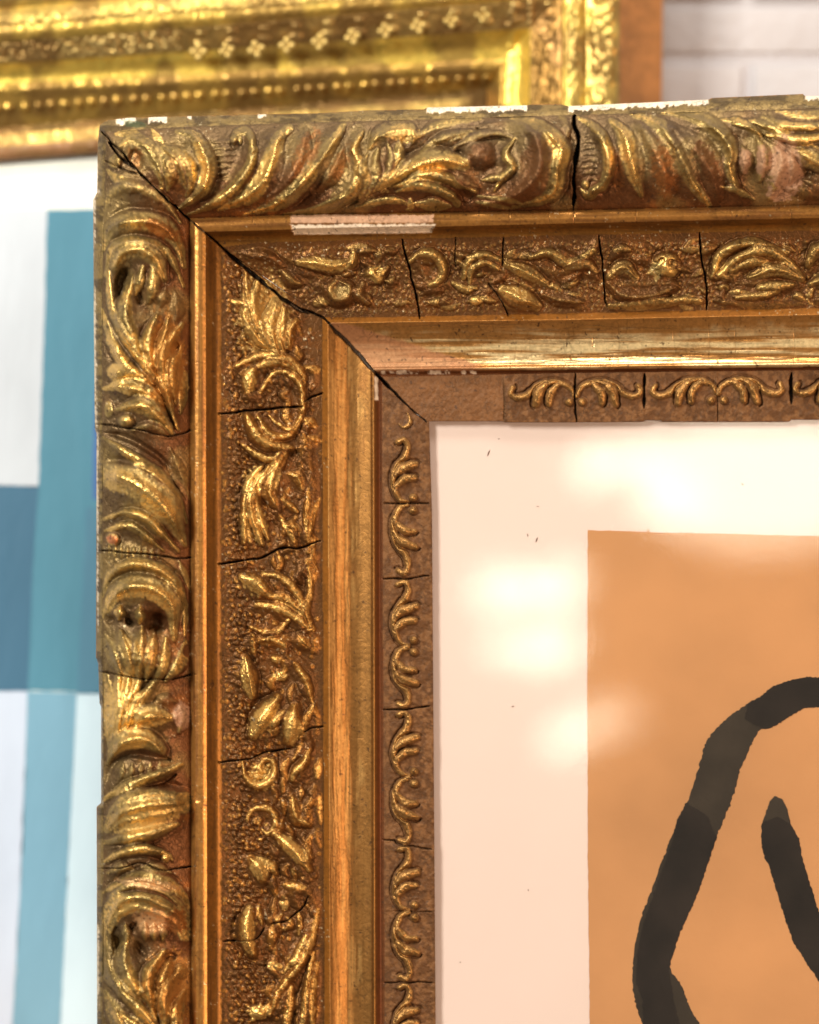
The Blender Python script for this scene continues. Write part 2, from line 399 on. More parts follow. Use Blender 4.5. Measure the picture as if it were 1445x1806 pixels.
b([(490,1230),(463,1266),(447,1296)], 13, 13, veins=1); b([(504,1254),(480,1280)], 6, 8); b([(519,1247),(515,1276),(508,1306)], 14, 12, veins=1)
b([(552,1245),(539,1276),(529,1301)], 5, 6)
b([(428,1344),(434,1371),(451,1386),(473,1380),(485,1360),(480,1342),(467,1340),(457,1352),(462,1362)], 4.5, 8)
b([(546,1324),(538,1344),(520,1362),(516,1376)], 6, 8); b([(564,1340),(560,1370)], 6, 6)
b([(436,1445),(446,1429),(472,1425),(486,1441),(484,1458),(471,1470),(463,1462)], 4.5, 6); bump(456,1448,8,10,6)
b([(517,1408),(522,1441),(546,1454)], 8, 8); b([(564,1402),(566,1452)], 5, 6)
b([(485,1471),(508,1489),(533,1517),(545,1534)], 10, 10, veins=1)
b([(443,1514),(458,1530),(464,1552)], 12, 11); b([(474,1520),(486,1540)], 7, 7); bump(502,1594,10,14,9)
b([(441,1604),(434,1642),(446,1682)], 12, 12, veins=1); bump(484,1643,12,7,8); bump(487,1705,15,8,8)
b([(456,1600),(462,1630)], 4, 6); b([(500,1560),(536,1566)], 6, 6)
b([(561,1604),(550,1661),(525,1705),(493,1747),(476,1790)], 5.5, 8); b([(554,1680),(541,1747),(533,1810)], 5, 7); b([(560,1700),(552,1757),(552,1820)], 5, 7)
b([(540,1650),(520,1690),(500,1716)], 5, 6); bump(457,1786,20,15,13); b([(515,1740),(508,1790),(500,1840)], 6, 7)
# inner band, top rail
b([(430,446),(470,452),(500,470)], 7, 6, crest=.3); b([(500,480),(516,496),(530,500)], 9, 7, crest=.5)
b([(530,462),(560,464),(590,470),(618,462)], 10, 9); b([(624,444),(622,462),(612,474)], 6, 7); bump(563,491,9,10,9)
b([(594,494),(582,510),(592,528),(612,524),(616,506),(600,496)], 9, 8, crest=.5); bump(598,512,8,8,8)
bump(661,484,20,18,14,30); b([(640,500),(634,520),(650,536)], 7, 7, crest=.4); bump(563,534,12,10,6)
b([(655,556),(690,532),(728,512)], 13, 11, veins=2); b([(600,544),(640,552),(680,556)], 6, 5)
b([(722,462),(740,448),(764,448),(780,468),(778,491),(758,503)], 6, 8); bump(748,481,11,9,9)
b([(818,490),(826,462),(852,449),(884,458)], 5, 7); b([(828,500),(834,474),(856,464),(878,474)], 4, 6); bump(846,482,10,8,8)
bump(774,533,24,9,9); bump(840,530,14,9,10); b([(800,500),(820,510),(840,508)], 5, 5)
b([(888,512),(910,522),(946,540)], 14, 12, veins=2); b([(894,466),(930,481),(962,500)], 9, 8); bump(905,500,12,9,9)
b([(935,455),(967,446),(1005,464),(1048,442)], 6, 8); bump(1006,497,19,12,11,-30); b([(960,520),(990,530),(1030,534)], 8, 6, crest=.4)
b([(1000,474),(1036,466),(1052,480)], 7, 7, crest=.5); b([(1074,489),(1100,470),(1122,489)], 8, 9); bump(1141,456,9,12,9); bump(1176,468,27,24,17)
b([(1074,500),(1096,520),(1140,524),(1190,508)], 9, 8, crest=.4); b([(1076,540),(1130,540),(1200,530),(1236,532)], 6, 7); bump(1216,524,12,8,6)
b([(1256,488),(1271,449),(1323,427),(1390,446)], 6, 9); b([(1268,486),(1308,452),(1354,444),(1388,461),(1416,489)], 6, 9); b([(1290,478),(1330,462),(1370,470)], 5, 7)
b([(1322,489),(1370,476),(1414,492)], 8, 9); bump(1277,507,12,9,10); bump(1326,507,10,8,9); b([(1336,508),(1400,502)], 6, 8)
b([(1300,526),(1350,520),(1372,514)], 5, 7); b([(1262,530),(1330,540),(1420,536)], 6, 5, crest=.4); b([(1425,470),(1440,440),(1460,428)], 7, 9); bump(1430,532,20,8,6)
b([(1430,500),(1460,490),(1490,480)], 7, 8)
BAND_X = (388, 572)
# pebbled ground first, leaves over it
def inband(x, y):
    # side rail band
    if 392 < x < 566 and y > 440+(x-395)*.7+6: return 1
    yt = 436-(x-392)*.028 if x < 1490 else 999
    yb = 560-(x-569)*.019
    if x > 410 and yt+4 < y < yb-4 and y < 440+(x-395)*.7-6 if x < 600 else (yt+4 < y < yb-4): return 2
    return 0
yy = 430.0
row = 0
while yy < 1850:
    xx = 394.0+(row % 2)*4.5
    while xx < (1490 if yy < 565 else 568):
        x = xx+rng.normal(0, 1.9); y = yy+rng.normal(0, 1.9)
        z = inband(x, y)
        if z == 1:
            far = x > 470+30*math.sin(y*.03)
            if rng.random() < (.3 if far else .97): bump(x, y, rng.uniform(3.8, 6.0), rng.uniform(3.8, 6.0), rng.uniform(3.5, 7.5)*(.5 if far else 1), crest=rng.choice([.25, .4, .7]), moat=.3)
        elif z == 2: bump(x, y, rng.uniform(3, 6.5), rng.uniform(2.5, 4), rng.uniform(1.5, 3), ang=-50, crest=.45, moat=0)
        xx += 9.6
    yy += 8.4; row += 1
# broad leaf masses the fine leaves lie on
for q_ in ([(430,500),(452,560),(486,622)], [(500,540),(500,590),(492,625)], [(425,660),(450,636),(507,640),(528,690)], [(432,740),(460,790),(505,792)], [(470,830),(438,880),(440,955)],
           [(505,810),(486,860),(484,895)], [(545,800),(552,870),(540,950)], [(430,1020),(480,1030),(540,1090)], [(450,1070),(510,1085),(550,1120)], [(440,1130),(490,1120),(540,1140)], [(500,1150),(535,1190),(550,1240)],
           [(490,1230),(460,1290),(470,1300)], [(530,1240),(520,1300),(510,1310)], [(540,1320),(530,1370),(520,1380)], [(490,1475),(520,1510),(548,1540)], [(440,1515),(462,1550),(480,1560)], [(500,1580),(540,1570),(560,1600)],
           [(440,1600),(434,1650),(446,1684)], [(558,1610),(530,1700),(480,1790)], [(560,1700),(545,1760),(535,1830)]):
    B.insert(0, (q_, 12, 5, dict(crest=.42, scoop=1.4, moat=.2)))
for q_ in ([(500,452),(540,470),(600,466)], [(560,500),(600,520),(650,500)], [(650,556),(700,530),(740,520)], [(740,470),(760,500),(790,500)], [(826,480),(860,460),(890,480)], [(880,510),(920,530),(950,540)],
           [(940,470),(990,480),(1040,460)], [(1074,500),(1120,500),(1180,500)], [(1262,480),(1320,450),(1400,470)], [(1300,500),(1370,500),(1410,500)]):
    B.insert(0, (q_, 13, 4, dict(crest=.35, scoop=1.4, moat=.2)))
# small secondary foliage between the main leaves
fo = np.random.default_rng(21)
for i in range(150):
    y = fo.uniform(600, 1840); x = fo.uniform(478, 560); L_ = fo.uniform(16, 42); c_ = fo.uniform(-9, 9)
    if y < x*.75+210: continue
    B.insert(0, ([(x, y), (x+c_, y+L_*.5), (x+fo.uniform(-8, 8), y+L_)], fo.uniform(3.5, 6.5), fo.uniform(3.5, 6), dict(crest=fo.uniform(.3, .8))))
for i in range(110):
    x = fo.uniform(560, 1470); y = fo.uniform(432, 545); L_ = fo.uniform(14, 36); a__ = fo.uniform(-.9, .5)
    B.insert(0, ([(x, y), (x+L_*.5*math.cos(a__), y+L_*.5*math.sin(a__)-fo.uniform(-5, 5)), (x+L_*math.cos(a__), y+L_*math.sin(a__))], fo.uniform(3.5, 6), fo.uniform(3, 5), dict(crest=fo.uniform(.2, .7))))
B = [q for q in B if max(p[0] for p in q[0]) < 561 or min(p[1] for p in q[0]) > 600 or max(p[1] for p in q[0]) < 552]
# leaves smooth the ground under them, then rise
for pts, w, h, k in B:
    r = dist_field(pts, w*1.3)
    if r is None: continue
    sl, d, t = r; m = sstep(w*1.25, w*.8, d); ORN[sl] *= 1-m*.9
for pts, w, h, k in B: k.setdefault('taper', (.7, .7)); k.setdefault('veins', 2 if w >= 8 else 0); k.setdefault('scoop', 2.2); ridge(pts, w*1.5+1, h*1.8, **k)

# ------------------------------------------------------------------ sight edge scrolls: local a along, bb across from outer edge
MOT = [([(2,40),(8,26),(26,17),(46,16),(66,22),(84,36),(102,41),(114,34),(110,23)], 4.2, 6),
       ([(30,20),(44,34),(46,52)], 4.8, 6.5), ([(52,20),(64,34),(70,54)], 5.2, 7)]
def motif(axis, centre, sgn, base, sc=1.0, knob=True):
    def tr(a, c):
        a = centre+sgn*a*sc
        return (a, base(a)+c) if axis == 'x' else (base(a)+c, a)
    for pts, w, h in MOT:
        ridge([tr(a, c) for a, c in pts], w*1.72, h*1.6, taper=(.8,1.0), moat=1.1, scoop=1.15, crest=1)
    x, y = tr(11, 50); bump(x, y, 8, 8, 11, crest=1)
bt = lambda x: np.interp(x, [674, 1500], [664, 652])
bs = lambda y: np.interp(y, [665, 1860], [674, 679])+4
for c, sg in ((1015,-1),(1016,1),(1266,-1),(1266,1),(1517,-1)): motif('x', c, sg, bt)
for c, sg, sc in ((888,-1,.98),(888,1,1.08),(1140,-1,1.0),(1140,1,.92),(1371,-1,1.0),(1371,1,1.0),(1607,-1,.98),(1607,1,1.05),(1850,-1,.98)): motif('y', c, sg, bs, sc)
ridge([(719,728),(724,745),(712,754),(704,748)], 4, 6, moat=.8)

# ------------------------------------------------------------------ open cracks
MITRE = [(180,233),(215,270),(262,322),(300,356),(340,392),(372,418),(395,440),(440,478),(480,512),(520,540),(569,560),(600,590),(640,632),(668,664),(700,697),(728,724),(752,744)]
crack(MITRE, 2.2, 30)
crack([(396,441),(440,478),(480,512),(520,541),(545,552)], 3.6, 34); crack([(575,565),(615,606),(668,664),(700,697)], 3.4, 30)
crack([(192,252),(212,276),(238,298)], 3.0, 24); crack([(186,284),(214,297),(244,308)], 1.4, 12)
CR_MOULD_TOP = [[(1014,196),(1013,222),(1021,248),(1015,300),(1012,374)]]
crack([(1014,204),(1014,223),(1021,248),(1014,301),(1012,362)], 4.0, 44); crack([(1012,362),(1013,394)], 1.1, 8)
CR_MOULD_SIDE = [[(170,748),(238,757),(299,769),(343,757)], [(170,970),(226,975),(272,978),(308,984),(343,982)], [(170,1182),(226,1193),(293,1198),(345,1189)], [(170,1531),(213,1531),(250,1522),(284,1534),(345,1528)]]
for c in CR_MOULD_SIDE: crack(c, 1.25, 14)
CR_BAND_TOP = [[(706,408),(709,422),(718,457),(734,519),(740,566)], [(804,410),(804,470),(812,512),(818,570)], [(886,408),(888,420),(886,469),(880,508),(897,566)], [(1054,405),(1056,418),(1062,458),(1066,513),(1071,566)], [(1233,400),(1234,410),(1237,452),(1246,504),(1247,560)]]
crack([(709,422),(718,457),(734,519),(740,562)], 2.3, 20); crack([(804,419),(804,470)], 1.2, 10); crack([(888,419),(886,469)], 1.5, 12); crack([(862,500),(880,524),(897,558)], 1.6, 12)
crack([(1056,416),(1062,458),(1066,513),(1071,541)], 1.9, 18); crack([(1234,410),(1237,452),(1246,504),(1246,546)], 1.9, 18)
CR_BAND_SIDE = [[(386,730),(436,724),(481,721),(534,716),(556,698),(575,692)], [(386,995),(423,989),(465,982),(496,967),(530,965),(575,952)], [(386,1344),(438,1338),(475,1326),(511,1320),(537,1291),(575,1281)], [(386,1661),(447,1657),(466,1636),(504,1623),(533,1602),(575,1580)]]
crack(CR_BAND_SIDE[0][:4], 2.0, 18); crack([(536,708),(556,698),(570,693)], 1.9, 14)
crack(CR_BAND_SIDE[1][:5]+[(565,954)], 2.3, 18); crack(CR_BAND_SIDE[2][:4], 1.6, 14); crack([(537,1291),(552,1284),(571,1281)], 1.8, 12); crack([(492,1324),(491,1386)], 1.0, 7)
crack([(395,1660),(447,1657),(466,1637)], 1.5, 12); crack([(478,1630),(504,1623),(533,1602),(544,1580)], 1.7, 12)
crack([(420,1124),(470,1122),(530,1112),(552,1106)], .9, 6)
CR_SIGHT_TOP = [[(889,650),(889,750)], [(1015,648),(1014,750)], [(1137,648),(1136,750)], [(1266,648),(1266,750)], [(1398,648),(1396,750)]]
crack([(889,676),(890,744)], 1.2, 6); crack([(1015,658),(1014,700),(1017,744)], 2.6, 14); crack([(1137,660),(1136,720)], 3.0, 16); crack([(1266,700),(1266,744)], .9, 5); crack([(1396,658),(1396,712)], 3.4, 16)
CR_SIGHT_SIDE = [[(670,889),(765,888)], [(672,1022),(765,1015)], [(672,1252),(770,1245)], [(672,1480),(770,1498)], [(672,1606),(770,1608)], [(672,1733),(770,1733)]]
crack([(678,888),(757,888)], 1.8, 10); crack([(676,1021),(720,1021),(757,1016)], 2.0, 11); crack([(676,1252),(720,1250),(758,1245)], 2.2, 12); crack([(676,1481),(696,1482),(706,1490),(762,1498)], 1.9, 10); crack([(694,1606),(762,1608)], 1.1, 6); crack([(678,1733),(762,1733)], 1.7, 10)
# little splits on the fillets and the lip
for x in (898, 968, 1122, 1290, 445, 1395): crack([(x,370),(x+1,392)], .8, 4)
for x in list(range(330, 740, 37))+[1040,1130,1322]: crack([(x,206),(x+1,216)], .7, 3)
for y in (470, 640, 815, 1090, 1335, 1600): crack([(345,y),(362,y-1)], .7, 3)
# craquelure of the burnished hollow
cr = np.random.default_rng(3)
for i in range(54):                                   # along the top rail
    x0 = cr.uniform(690, 1440); L = cr.uniform(60, 330); y0 = cr.uniform(572, 648)
    pts = [(x0+L*t, y0-1.2*t*4+cr.normal(0, 2.0)) for t in np.linspace(0, 1, 6)]
    crack([p for p in pts if p[0]-p[1] > 20], cr.uniform(.35, .8), cr.uniform(1.2, 3.2))
for i in range(46):
    y0 = cr.uniform(600, 1800); L = cr.uniform(60, 300); x0 = cr.choice([cr.uniform(584, 630), cr.uniform(584, 662)])
    pts = [(x0+cr.normal(0, 1.5), y0+L*t) for t in np.linspace(0, 1, 6)]
    crack([p for p in pts if p[1] > p[0]+12], cr.uniform(.35, .7), cr.uniform(1, 2.6)) if y0 > x0+20 else None
for x in (742, 908, 998, 1090, 1187, 1250, 1296, 1400): crack([(x,570),(x+2,610),(x,646)], .7, 2.5)
for y in (765, 925, 1125, 1300, 1470, 1640): crack([(586,y),(640,y+2)], .6, 2)
crack([(1046,594),(1047,612)], 2.2, 4); bump(712,598,4,3,-5); bump(570,656,6,7,-8)

# fine tooling / grain
def blur(A, n_, it=2):
    for _ in range(it):
        for ax in (0, 1):
            c_ = np.cumsum(np.pad(A, [(n_+1, n_) if a_ == ax else (0, 0) for a_ in (0, 1)], mode='edge'), axis=ax)
            A = (np.take(c_, range(2*n_+1, c_.shape[ax]), ax)-np.take(c_, range(0, c_.shape[ax]-2*n_-1), ax))/(2*n_+1)
    return A
ORN = ORN*.70+blur(ORN, 2, 1)*.12+blur(ORN, 7)*.75+blur(ORN, 16)*.35
fine = fbm(SH, 5, 31, 3)-.5
mid = fbm(SH, 18, 57, 4)-.5
ORN += np.where(CREST > .03, 2.8, 2.0)*fine*1.2+mid*3.5
Hmap = ORN-CUT

# ------------------------------------------------------------------ colours (patina, leaf, bole, chipped gesso, painted hollow sheen)
def hexc(r, g, b_): return np.array([r, g, b_])
ALB = np.zeros(SH+(3,)); MET = np.zeros(SH); ROU = np.full(SH, .45)
n1 = fbm(SH, 40, 101, 5); n2 = fbm(SH, 9, 202, 4); n3 = fbm(SH, 4, 303, 3); n4 = fbm(SH, 90, 404, 4)
Yg, Xg = np.mgrid[0:RH, 0:RW]
def mix(base, col, m):
    return base*(1-m[..., None])+col*m[..., None]
CR = CREST.copy()
# which profile zone is every pixel in (by rail)
side = (Yg-232)*1.0 > 0
mx = np.array([p[0] for p in MITRE]+[1500]); my = np.array([p[1] for p in MITRE]+[1490])
is_top = Yg < np.interp(Xg, mx, my)
zt = np.zeros(SH); zs = np.zeros(SH)
for k in range(NB+1):
    l = np.array(K[k][2], float); zt += Yg > np.interp(Xg, l[:, 0], l[:, 1])
    l = np.array(K[k][1], float); zs += Xg > np.interp(Yg, l[:, 0], l[:, 1])
ZONE = np.where(is_top, zt, zs)-1        # 0 lip,1 moulding,2,3 fillet,4 flat,5 band,6 step,7 hollow,8 groove,9 sight
red = hexc(.150, .058, .021); olive = hexc(.36, .245, .090); gold = hexc(.84, .53, .17); orange = hexc(.33, .12, .032); umber = hexc(.110, .046, .014); taupe = hexc(.150, .098, .048)
bronze = hexc(.44, .19, .042); pink = hexc(.44, .235, .14); gesso = hexc(.74, .62, .50); darkd = hexc(.03, .018, .012)
ALB[:] = bronze
# moulding
m = (ZONE == 1).astype(float)
a = mix(np.broadcast_to(red, SH+(3,)).copy(), orange, sstep(.56, .7, n1)*.8)
outw = np.clip(np.where(is_top, 1-(Yg-200)/190., 1-(Xg-180)/150.), 0, 1)
a = mix(a, taupe, sstep(.1, .75, outw+.7*(n1-.5))*.85)
a = mix(a, olive, sstep(.22, .62, CR+.35*(n2-.5)))
a = mix(a, gold, sstep(.55, .85, CR+.9*(n3-.5)+.5*(n4-.5))*sstep(.36,.55,n1)*.9)
a = mix(a, olive*.9, sstep(.56, .7, n4)*.45)
ALB = mix(ALB, a, m); MET = np.where(m > 0, .55+.25*sstep(.3, .8, CR), MET); ROU = np.where(m > 0, .42-.1*sstep(.5, .9, CR)+.12*(n3-.5), ROU)
# inner band
m = (ZONE == 5).astype(float)
a = mix(np.broadcast_to(umber*1.1, SH+(3,)).copy(), hexc(.15,.056,.014), sstep(.45, .65, n1)*.7)
a = mix(a, bronze*.72, sstep(.25, .7, CR+.4*(n2-.5)))
a = mix(a, gold*.85, sstep(.75, 1.0, CR+.9*(n3-.5)+.5*(n4-.5))*.6)
a = mix(a, olive, (sstep(.25, .6, CR)*is_top)*.55)
ALB = mix(ALB, a, m); MET = np.where(m > 0, .5+.3*CR, MET); ROU = np.where(m > 0, .42, ROU)
# lip, fillets, flats
m = (ZONE == 0).astype(float)
ALB = mix(ALB, mix(np.broadcast_to(hexc(.36, .24, .09), SH+(3,)).copy(), hexc(.09, .055, .025), sstep(.47, .62, fbm(SH, 9, 515, 4, aspect=3))*.75), m); MET = np.where(m > 0, .4, MET)
stre_s = fbm(SH, 120, 505, 4, aspect=.05); stre_t = fbm(SH, 5, 606, 4, aspect=26)
st = np.where(is_top, stre_t, stre_s)
m = ((ZONE == 2) | (ZONE == 3)).astype(float)
ALB = mix(ALB, mix(np.broadcast_to(hexc(.40, .18, .045), SH+(3,)).copy(), red*1.2, sstep(.5, .65, st)*.6), m); MET = np.where(m > 0, .6, MET); ROU = np.where(m > 0, .33, ROU)
m = (ZONE == 4).astype(float)
ALB = mix(ALB, mix(np.broadcast_to(hexc(.26, .11, .022), SH+(3,)).copy(), umber, sstep(.48, .65, st)*.5), m); MET = np.where(m > 0, .55, MET); ROU = np.where(m > 0, .38, ROU)
m = (ZONE == 6).astype(float)
ALB = mix(ALB, hexc(.32, .12, .02)+0*ALB, m); MET = np.where(m > 0, .4, MET)
# burnished hollow: streaked gilding, reflected window and lamp light painted in as pale bands
m = (ZONE == 7).astype(float)
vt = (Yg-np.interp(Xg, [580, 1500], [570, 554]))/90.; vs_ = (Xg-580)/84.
sheenm = np.where(is_top, sstep(.15, .45, vt+.5*(n1-.5)), sstep(.62, .38, vs_+.5*(n4-.5)+.35*(n1-.5)))
a = mix(np.broadcast_to(hexc(.26, .12, .034), SH+(3,)).copy()*np.where(is_top, 1.75, 1.0)[..., None], np.where(is_top[..., None], hexc(.80, .60, .32), hexc(.40, .215, .07)), sheenm*sstep(.36, .60, st))
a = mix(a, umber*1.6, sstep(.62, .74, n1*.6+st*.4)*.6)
st7 = st; sheen7 = sheenm*(m > 0)
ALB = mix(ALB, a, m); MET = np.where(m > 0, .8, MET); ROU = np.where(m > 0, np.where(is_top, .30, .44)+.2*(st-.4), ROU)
m = (ZONE == 8).astype(float)
ALB = mix(ALB, hexc(.14, .045, .014)+0*ALB, m); MET = np.where(m > 0, .3, MET)
m = (ZONE >= 9).astype(float)
a = mix(np.broadcast_to(hexc(.105, .044, .016), SH+(3,)).copy(), hexc(.17, .076, .029), sstep(.42, .62, n2))
a = mix(a, hexc(.33, .170, .055), sstep(.3, .7, CR))
ALB = mix(ALB, a, m); MET = np.where(m > 0, .15+.6*sstep(.3, .8, CR), MET); ROU = np.where(m > 0, .62-.2*sstep(.4, .9, CR), ROU)
# patches with a shape of their own
def blob(x, y, rx, ry, ang=0, rag=.5, seed=1):
    a_ = math.radians(ang); X = Xg-x; Y = Yg-y
    u = (X*math.cos(a_)+Y*math.sin(a_))/rx; v = (-X*math.sin(a_)+Y*math.cos(a_))/ry
    return sstep(1.15, .85, np.sqrt(u*u+v*v)+rag*(n2-.5)+rag*(n3-.5))
for (x, y, rx, ry, an, c, f) in ((352,292,13,42,-15,gold,.85),(318,310,24,40,-20,orange,.7),(470,300,16,48,30,gold,.75),(240,280,14,20,0,orange,.9),
    (540,270,20,46,25,orange,.9),(600,290,14,42,30,orange,.8),(775,290,48,14,-8,gold,.95),(710,235,26,14,0,gold*.8,.8),(690,318,26,14,-30,gold*.9,.7),(985,262,16,30,-25,gold,.9),
    (1110,270,14,52,-14,gold,.8),(1172,300,26,50,-8,orange,.95),(1086,300,14,40,-8,orange,.9),(1250,290,16,50,-25,red,.8),(850,275,26,22,0,red,.6),(940,290,20,50,10,red,.6),
    (285,405,34,14,20,orange*1.2,.8),(215,640,34,34,0,gold,.8),(205,690,26,24,0,gold,.6),(270,880,50,18,38,gold,.8),(210,850,22,20,0,gold*.9,.7),(198,951,10,10,0,hexc(.6,.2,.08),.9),
    (262,1055,50,20,10,gold,.8),(205,1062,18,18,0,gold,.8),(228,1130,12,30,0,gold,.5),(268,1140,20,40,0,orange,.7),(215,1240,30,60,15,gold*.95,.75),(258,1275,44,22,0,gold,.7),(225,1315,34,14,-20,gold,.8),
    (250,1445,60,24,-8,gold*.95,.75),(292,1512,10,9,0,gold,1),(262,1560,60,10,8,hexc(.7,.42,.2),.8),(225,1605,24,20,0,gold,.8),(270,1625,34,24,10,hexc(.68,.38,.18),.8),(312,1625,20,24,0,orange*1.2,.8),
    (300,1740,44,60,0,bronze*1.1,.6),(290,640,34,80,0,bronze*1.1,.65),
    (572,466,40,10,5,gold,.8),(663,482,14,16,0,gold,.8),(600,514,16,12,0,olive,.6),(912,520,30,12,20,gold,.6),(1180,470,20,20,0,gold,.85),(1158,474,9,18,0,olive,.8),(1270,470,12,18,-20,gold,.7),(840,530,12,8,0,gold,.8),
    (440,670,10,22,0,gold,.7),(465,560,44,70,0,gold*.8,.5),(446,850,16,30,20,gold,.9),(450,930,26,30,0,gold,.7),(440,1036,22,18,30,gold,.8),(436,1196,10,30,-10,gold,1),(496,1193,14,9,0,gold,.9),(466,1270,20,34,30,gold,.9),(516,1284,14,26,0,gold*.9,.8),
    (462,1370,24,22,0,gold*.9,.7),(518,1500,34,14,45,gold,.8),(458,1530,16,20,0,gold,.8),(438,1642,13,38,0,gold,.95),(456,1786,20,15,0,gold,1),(502,1594,8,12,0,gold,.6),(486,1705,14,8,0,gold,.7),(484,838,10,24,0,gold,.6)):
    mk = blob(x, y, rx, ry, an, .8)*f*(.7 if c is orange else 1)
    if c is orange: mk = mk*sstep(.30, .55, n2+.3*(n3-.5))
    if (c is gold) : mk = mk*sstep(.2, .5, CR+.3*(n3-.3))
    ALB = mix(ALB, np.asarray(c), mk)
    if c is gold: MET = np.maximum(MET, mk*.85); ROU = ROU*(1-mk*.25)
for (x, y, rx, ry, an) in ((1314,284,10,20,0),(1343,284,9,28,0),(1384,296,30,52,0),(1372,345,20,10,0)):
    mk = blob(x, y, rx, ry, an, .7)*.85; ALB = mix(ALB, pink, mk); MET *= 1-mk*.9; ROU = ROU+mk*.15
mk = blob(321,1263,15,24,0,.4)*.8; ALB = mix(ALB, pink*.9, mk); MET *= 1-mk*.8
# worn bole triangle beside the mitre in the hollow
tri = sstep(4, -4, (Yg-(595+(Xg-690)*.31))*-1+8*(n2-.5))*sstep(-6, 10, Xg-(Yg*1.02-10))*(ZONE == 7)*is_top*sstep(870, 830, Xg)
ALB = mix(ALB, hexc(.30, .13, .06), tri*.9); MET *= 1-tri*.5; ROU = ROU+tri*.12
# bare red-brown end of the top sight edge
pe = ((ZONE >= 9)*is_top)*sstep(892, 886, Xg); ALB = mix(ALB, hexc(.165, .070, .026), pe*.8); MET *= 1-pe*.6
# chipped gesso
def poly_mask(x0, x1, ya, yb, rag=2.5, seed=0):
    w_ = (n3-.5)*rag*2+(n2-.5)*rag
    return sstep(x0-1, x0+1, Xg+w_)*sstep(x1+1, x1-1, Xg-w_)*sstep(ya-1.2, ya+.6, Yg+w_)*sstep(yb+1.2, yb-.6, Yg-w_*.5)
chl = 391+(765-Xg)*.012; chw = 2.6*(n3-.5)+3*(n2-.5)
chips = [sstep(514, 517, Xg+chw*4)*sstep(767, 764, Xg+(Yg-400)*.25+chw*3)*sstep(-1.5, 1, Yg-chl-3+1.5*chw)*sstep(1.5, -1, Yg-chl-19+chw*.6)*is_top]
lipt = np.interp(Xg, [p[0] for p in K[0][2]], [p[1] for p in K[0][2]])
for x0, x1, dy in ((205,240,9),(262,295,9),(753,930,8),(1003,1250,8),(1420,1500,6),(330,338,6),(455,470,5)):
    chips.append(sstep(x0-1, x0+1, Xg+3*(n3-.5))*sstep(x1+1, x1-1, Xg+3*(n3-.5))*(Yg < lipt+dy+9*(n3-.5)+7*(n2-.5))*is_top*(ZONE <= 0))
lips = np.interp(Yg, [p[0] for p in K[0][1]], [p[1] for p in K[0][1]])
chips.append((Xg < lips+3.2+5*(n3-.5))*(~is_top)*(ZONE <= 0)*sstep(.47, .55, stre_s+.2*(n3-.5))*.7)
chips.append(poly_mask(672, 840, 654, 659, 1.2)*is_top*sstep(.45,.55,n2)); chips.append(poly_mask(661, 667, 664, 705, 1)*(~is_top))
for c in chips:
    ALB = mix(ALB, gesso, c*1.0); MET *= 1-c; ROU = ROU*(1-c)+.8*c
pkf = poly_mask(513, 765, 379, 393, 2.0)*is_top*(ZONE <= 3); ALB = mix(ALB, hexc(.60, .36, .24), pkf*.85); MET *= 1-pkf*.8
verd = blob(238,219,22,6,5,.6)*is_top; ALB = mix(ALB, hexc(.10, .13, .06), verd*.8)
# darker colour along the cracks, specks
ck = sstep(5, 13, CUT); ALB = mix(ALB, darkd, ck*.95); MET *= 1-ck
ck2 = sstep(.8, 2.4, CUT)*(1-ck); ALB = mix(ALB, hexc(.16, .08, .035), ck2*.55)
sp = sstep(.80, .84, fbm(SH, 5, 909, 2))*.8; ALB = mix(ALB, hexc(.07, .035, .02), sp)
pal = sstep(.80, .86, fbm(SH, 4, 919, 2))*sstep(.5, .6, n1)*.6*(ZONE < 7); ALB = mix(ALB, hexc(.8, .66, .42), pal)
dim = np.array([.62,.92,.9,.9,.85,.9,.85,.95,.9,.95,.95,.95])[np.clip(ZONE.astype(int),0,11)]
chipall = np.clip(sum(chips), 0, 1)
ALB = ALB*(dim*(1-chipall)+chipall)[..., None]
ALB = np.clip(ALB*(1+.5*(n3-.5)[..., None]+.22*(n1-.5)[..., None]), .005, .95)

CUT = CUT+chips[0]*7
def samp(A, x, y):
    x = np.clip(x, 0, RW-1.001); y = np.clip(y, 0, RH-1.001)
    xi = x.astype(int); yi = y.astype(int); fx = x-xi; fy = y-yi
    if A.ndim == 3: fx = fx[..., None]; fy = fy[..., None]
    return (A[yi, xi]*(1-fx)+A[yi, xi+1]*fx)*(1-fy)+(A[yi+1, xi]*(1-fx)+A[yi+1, xi+1]*fx)*fy

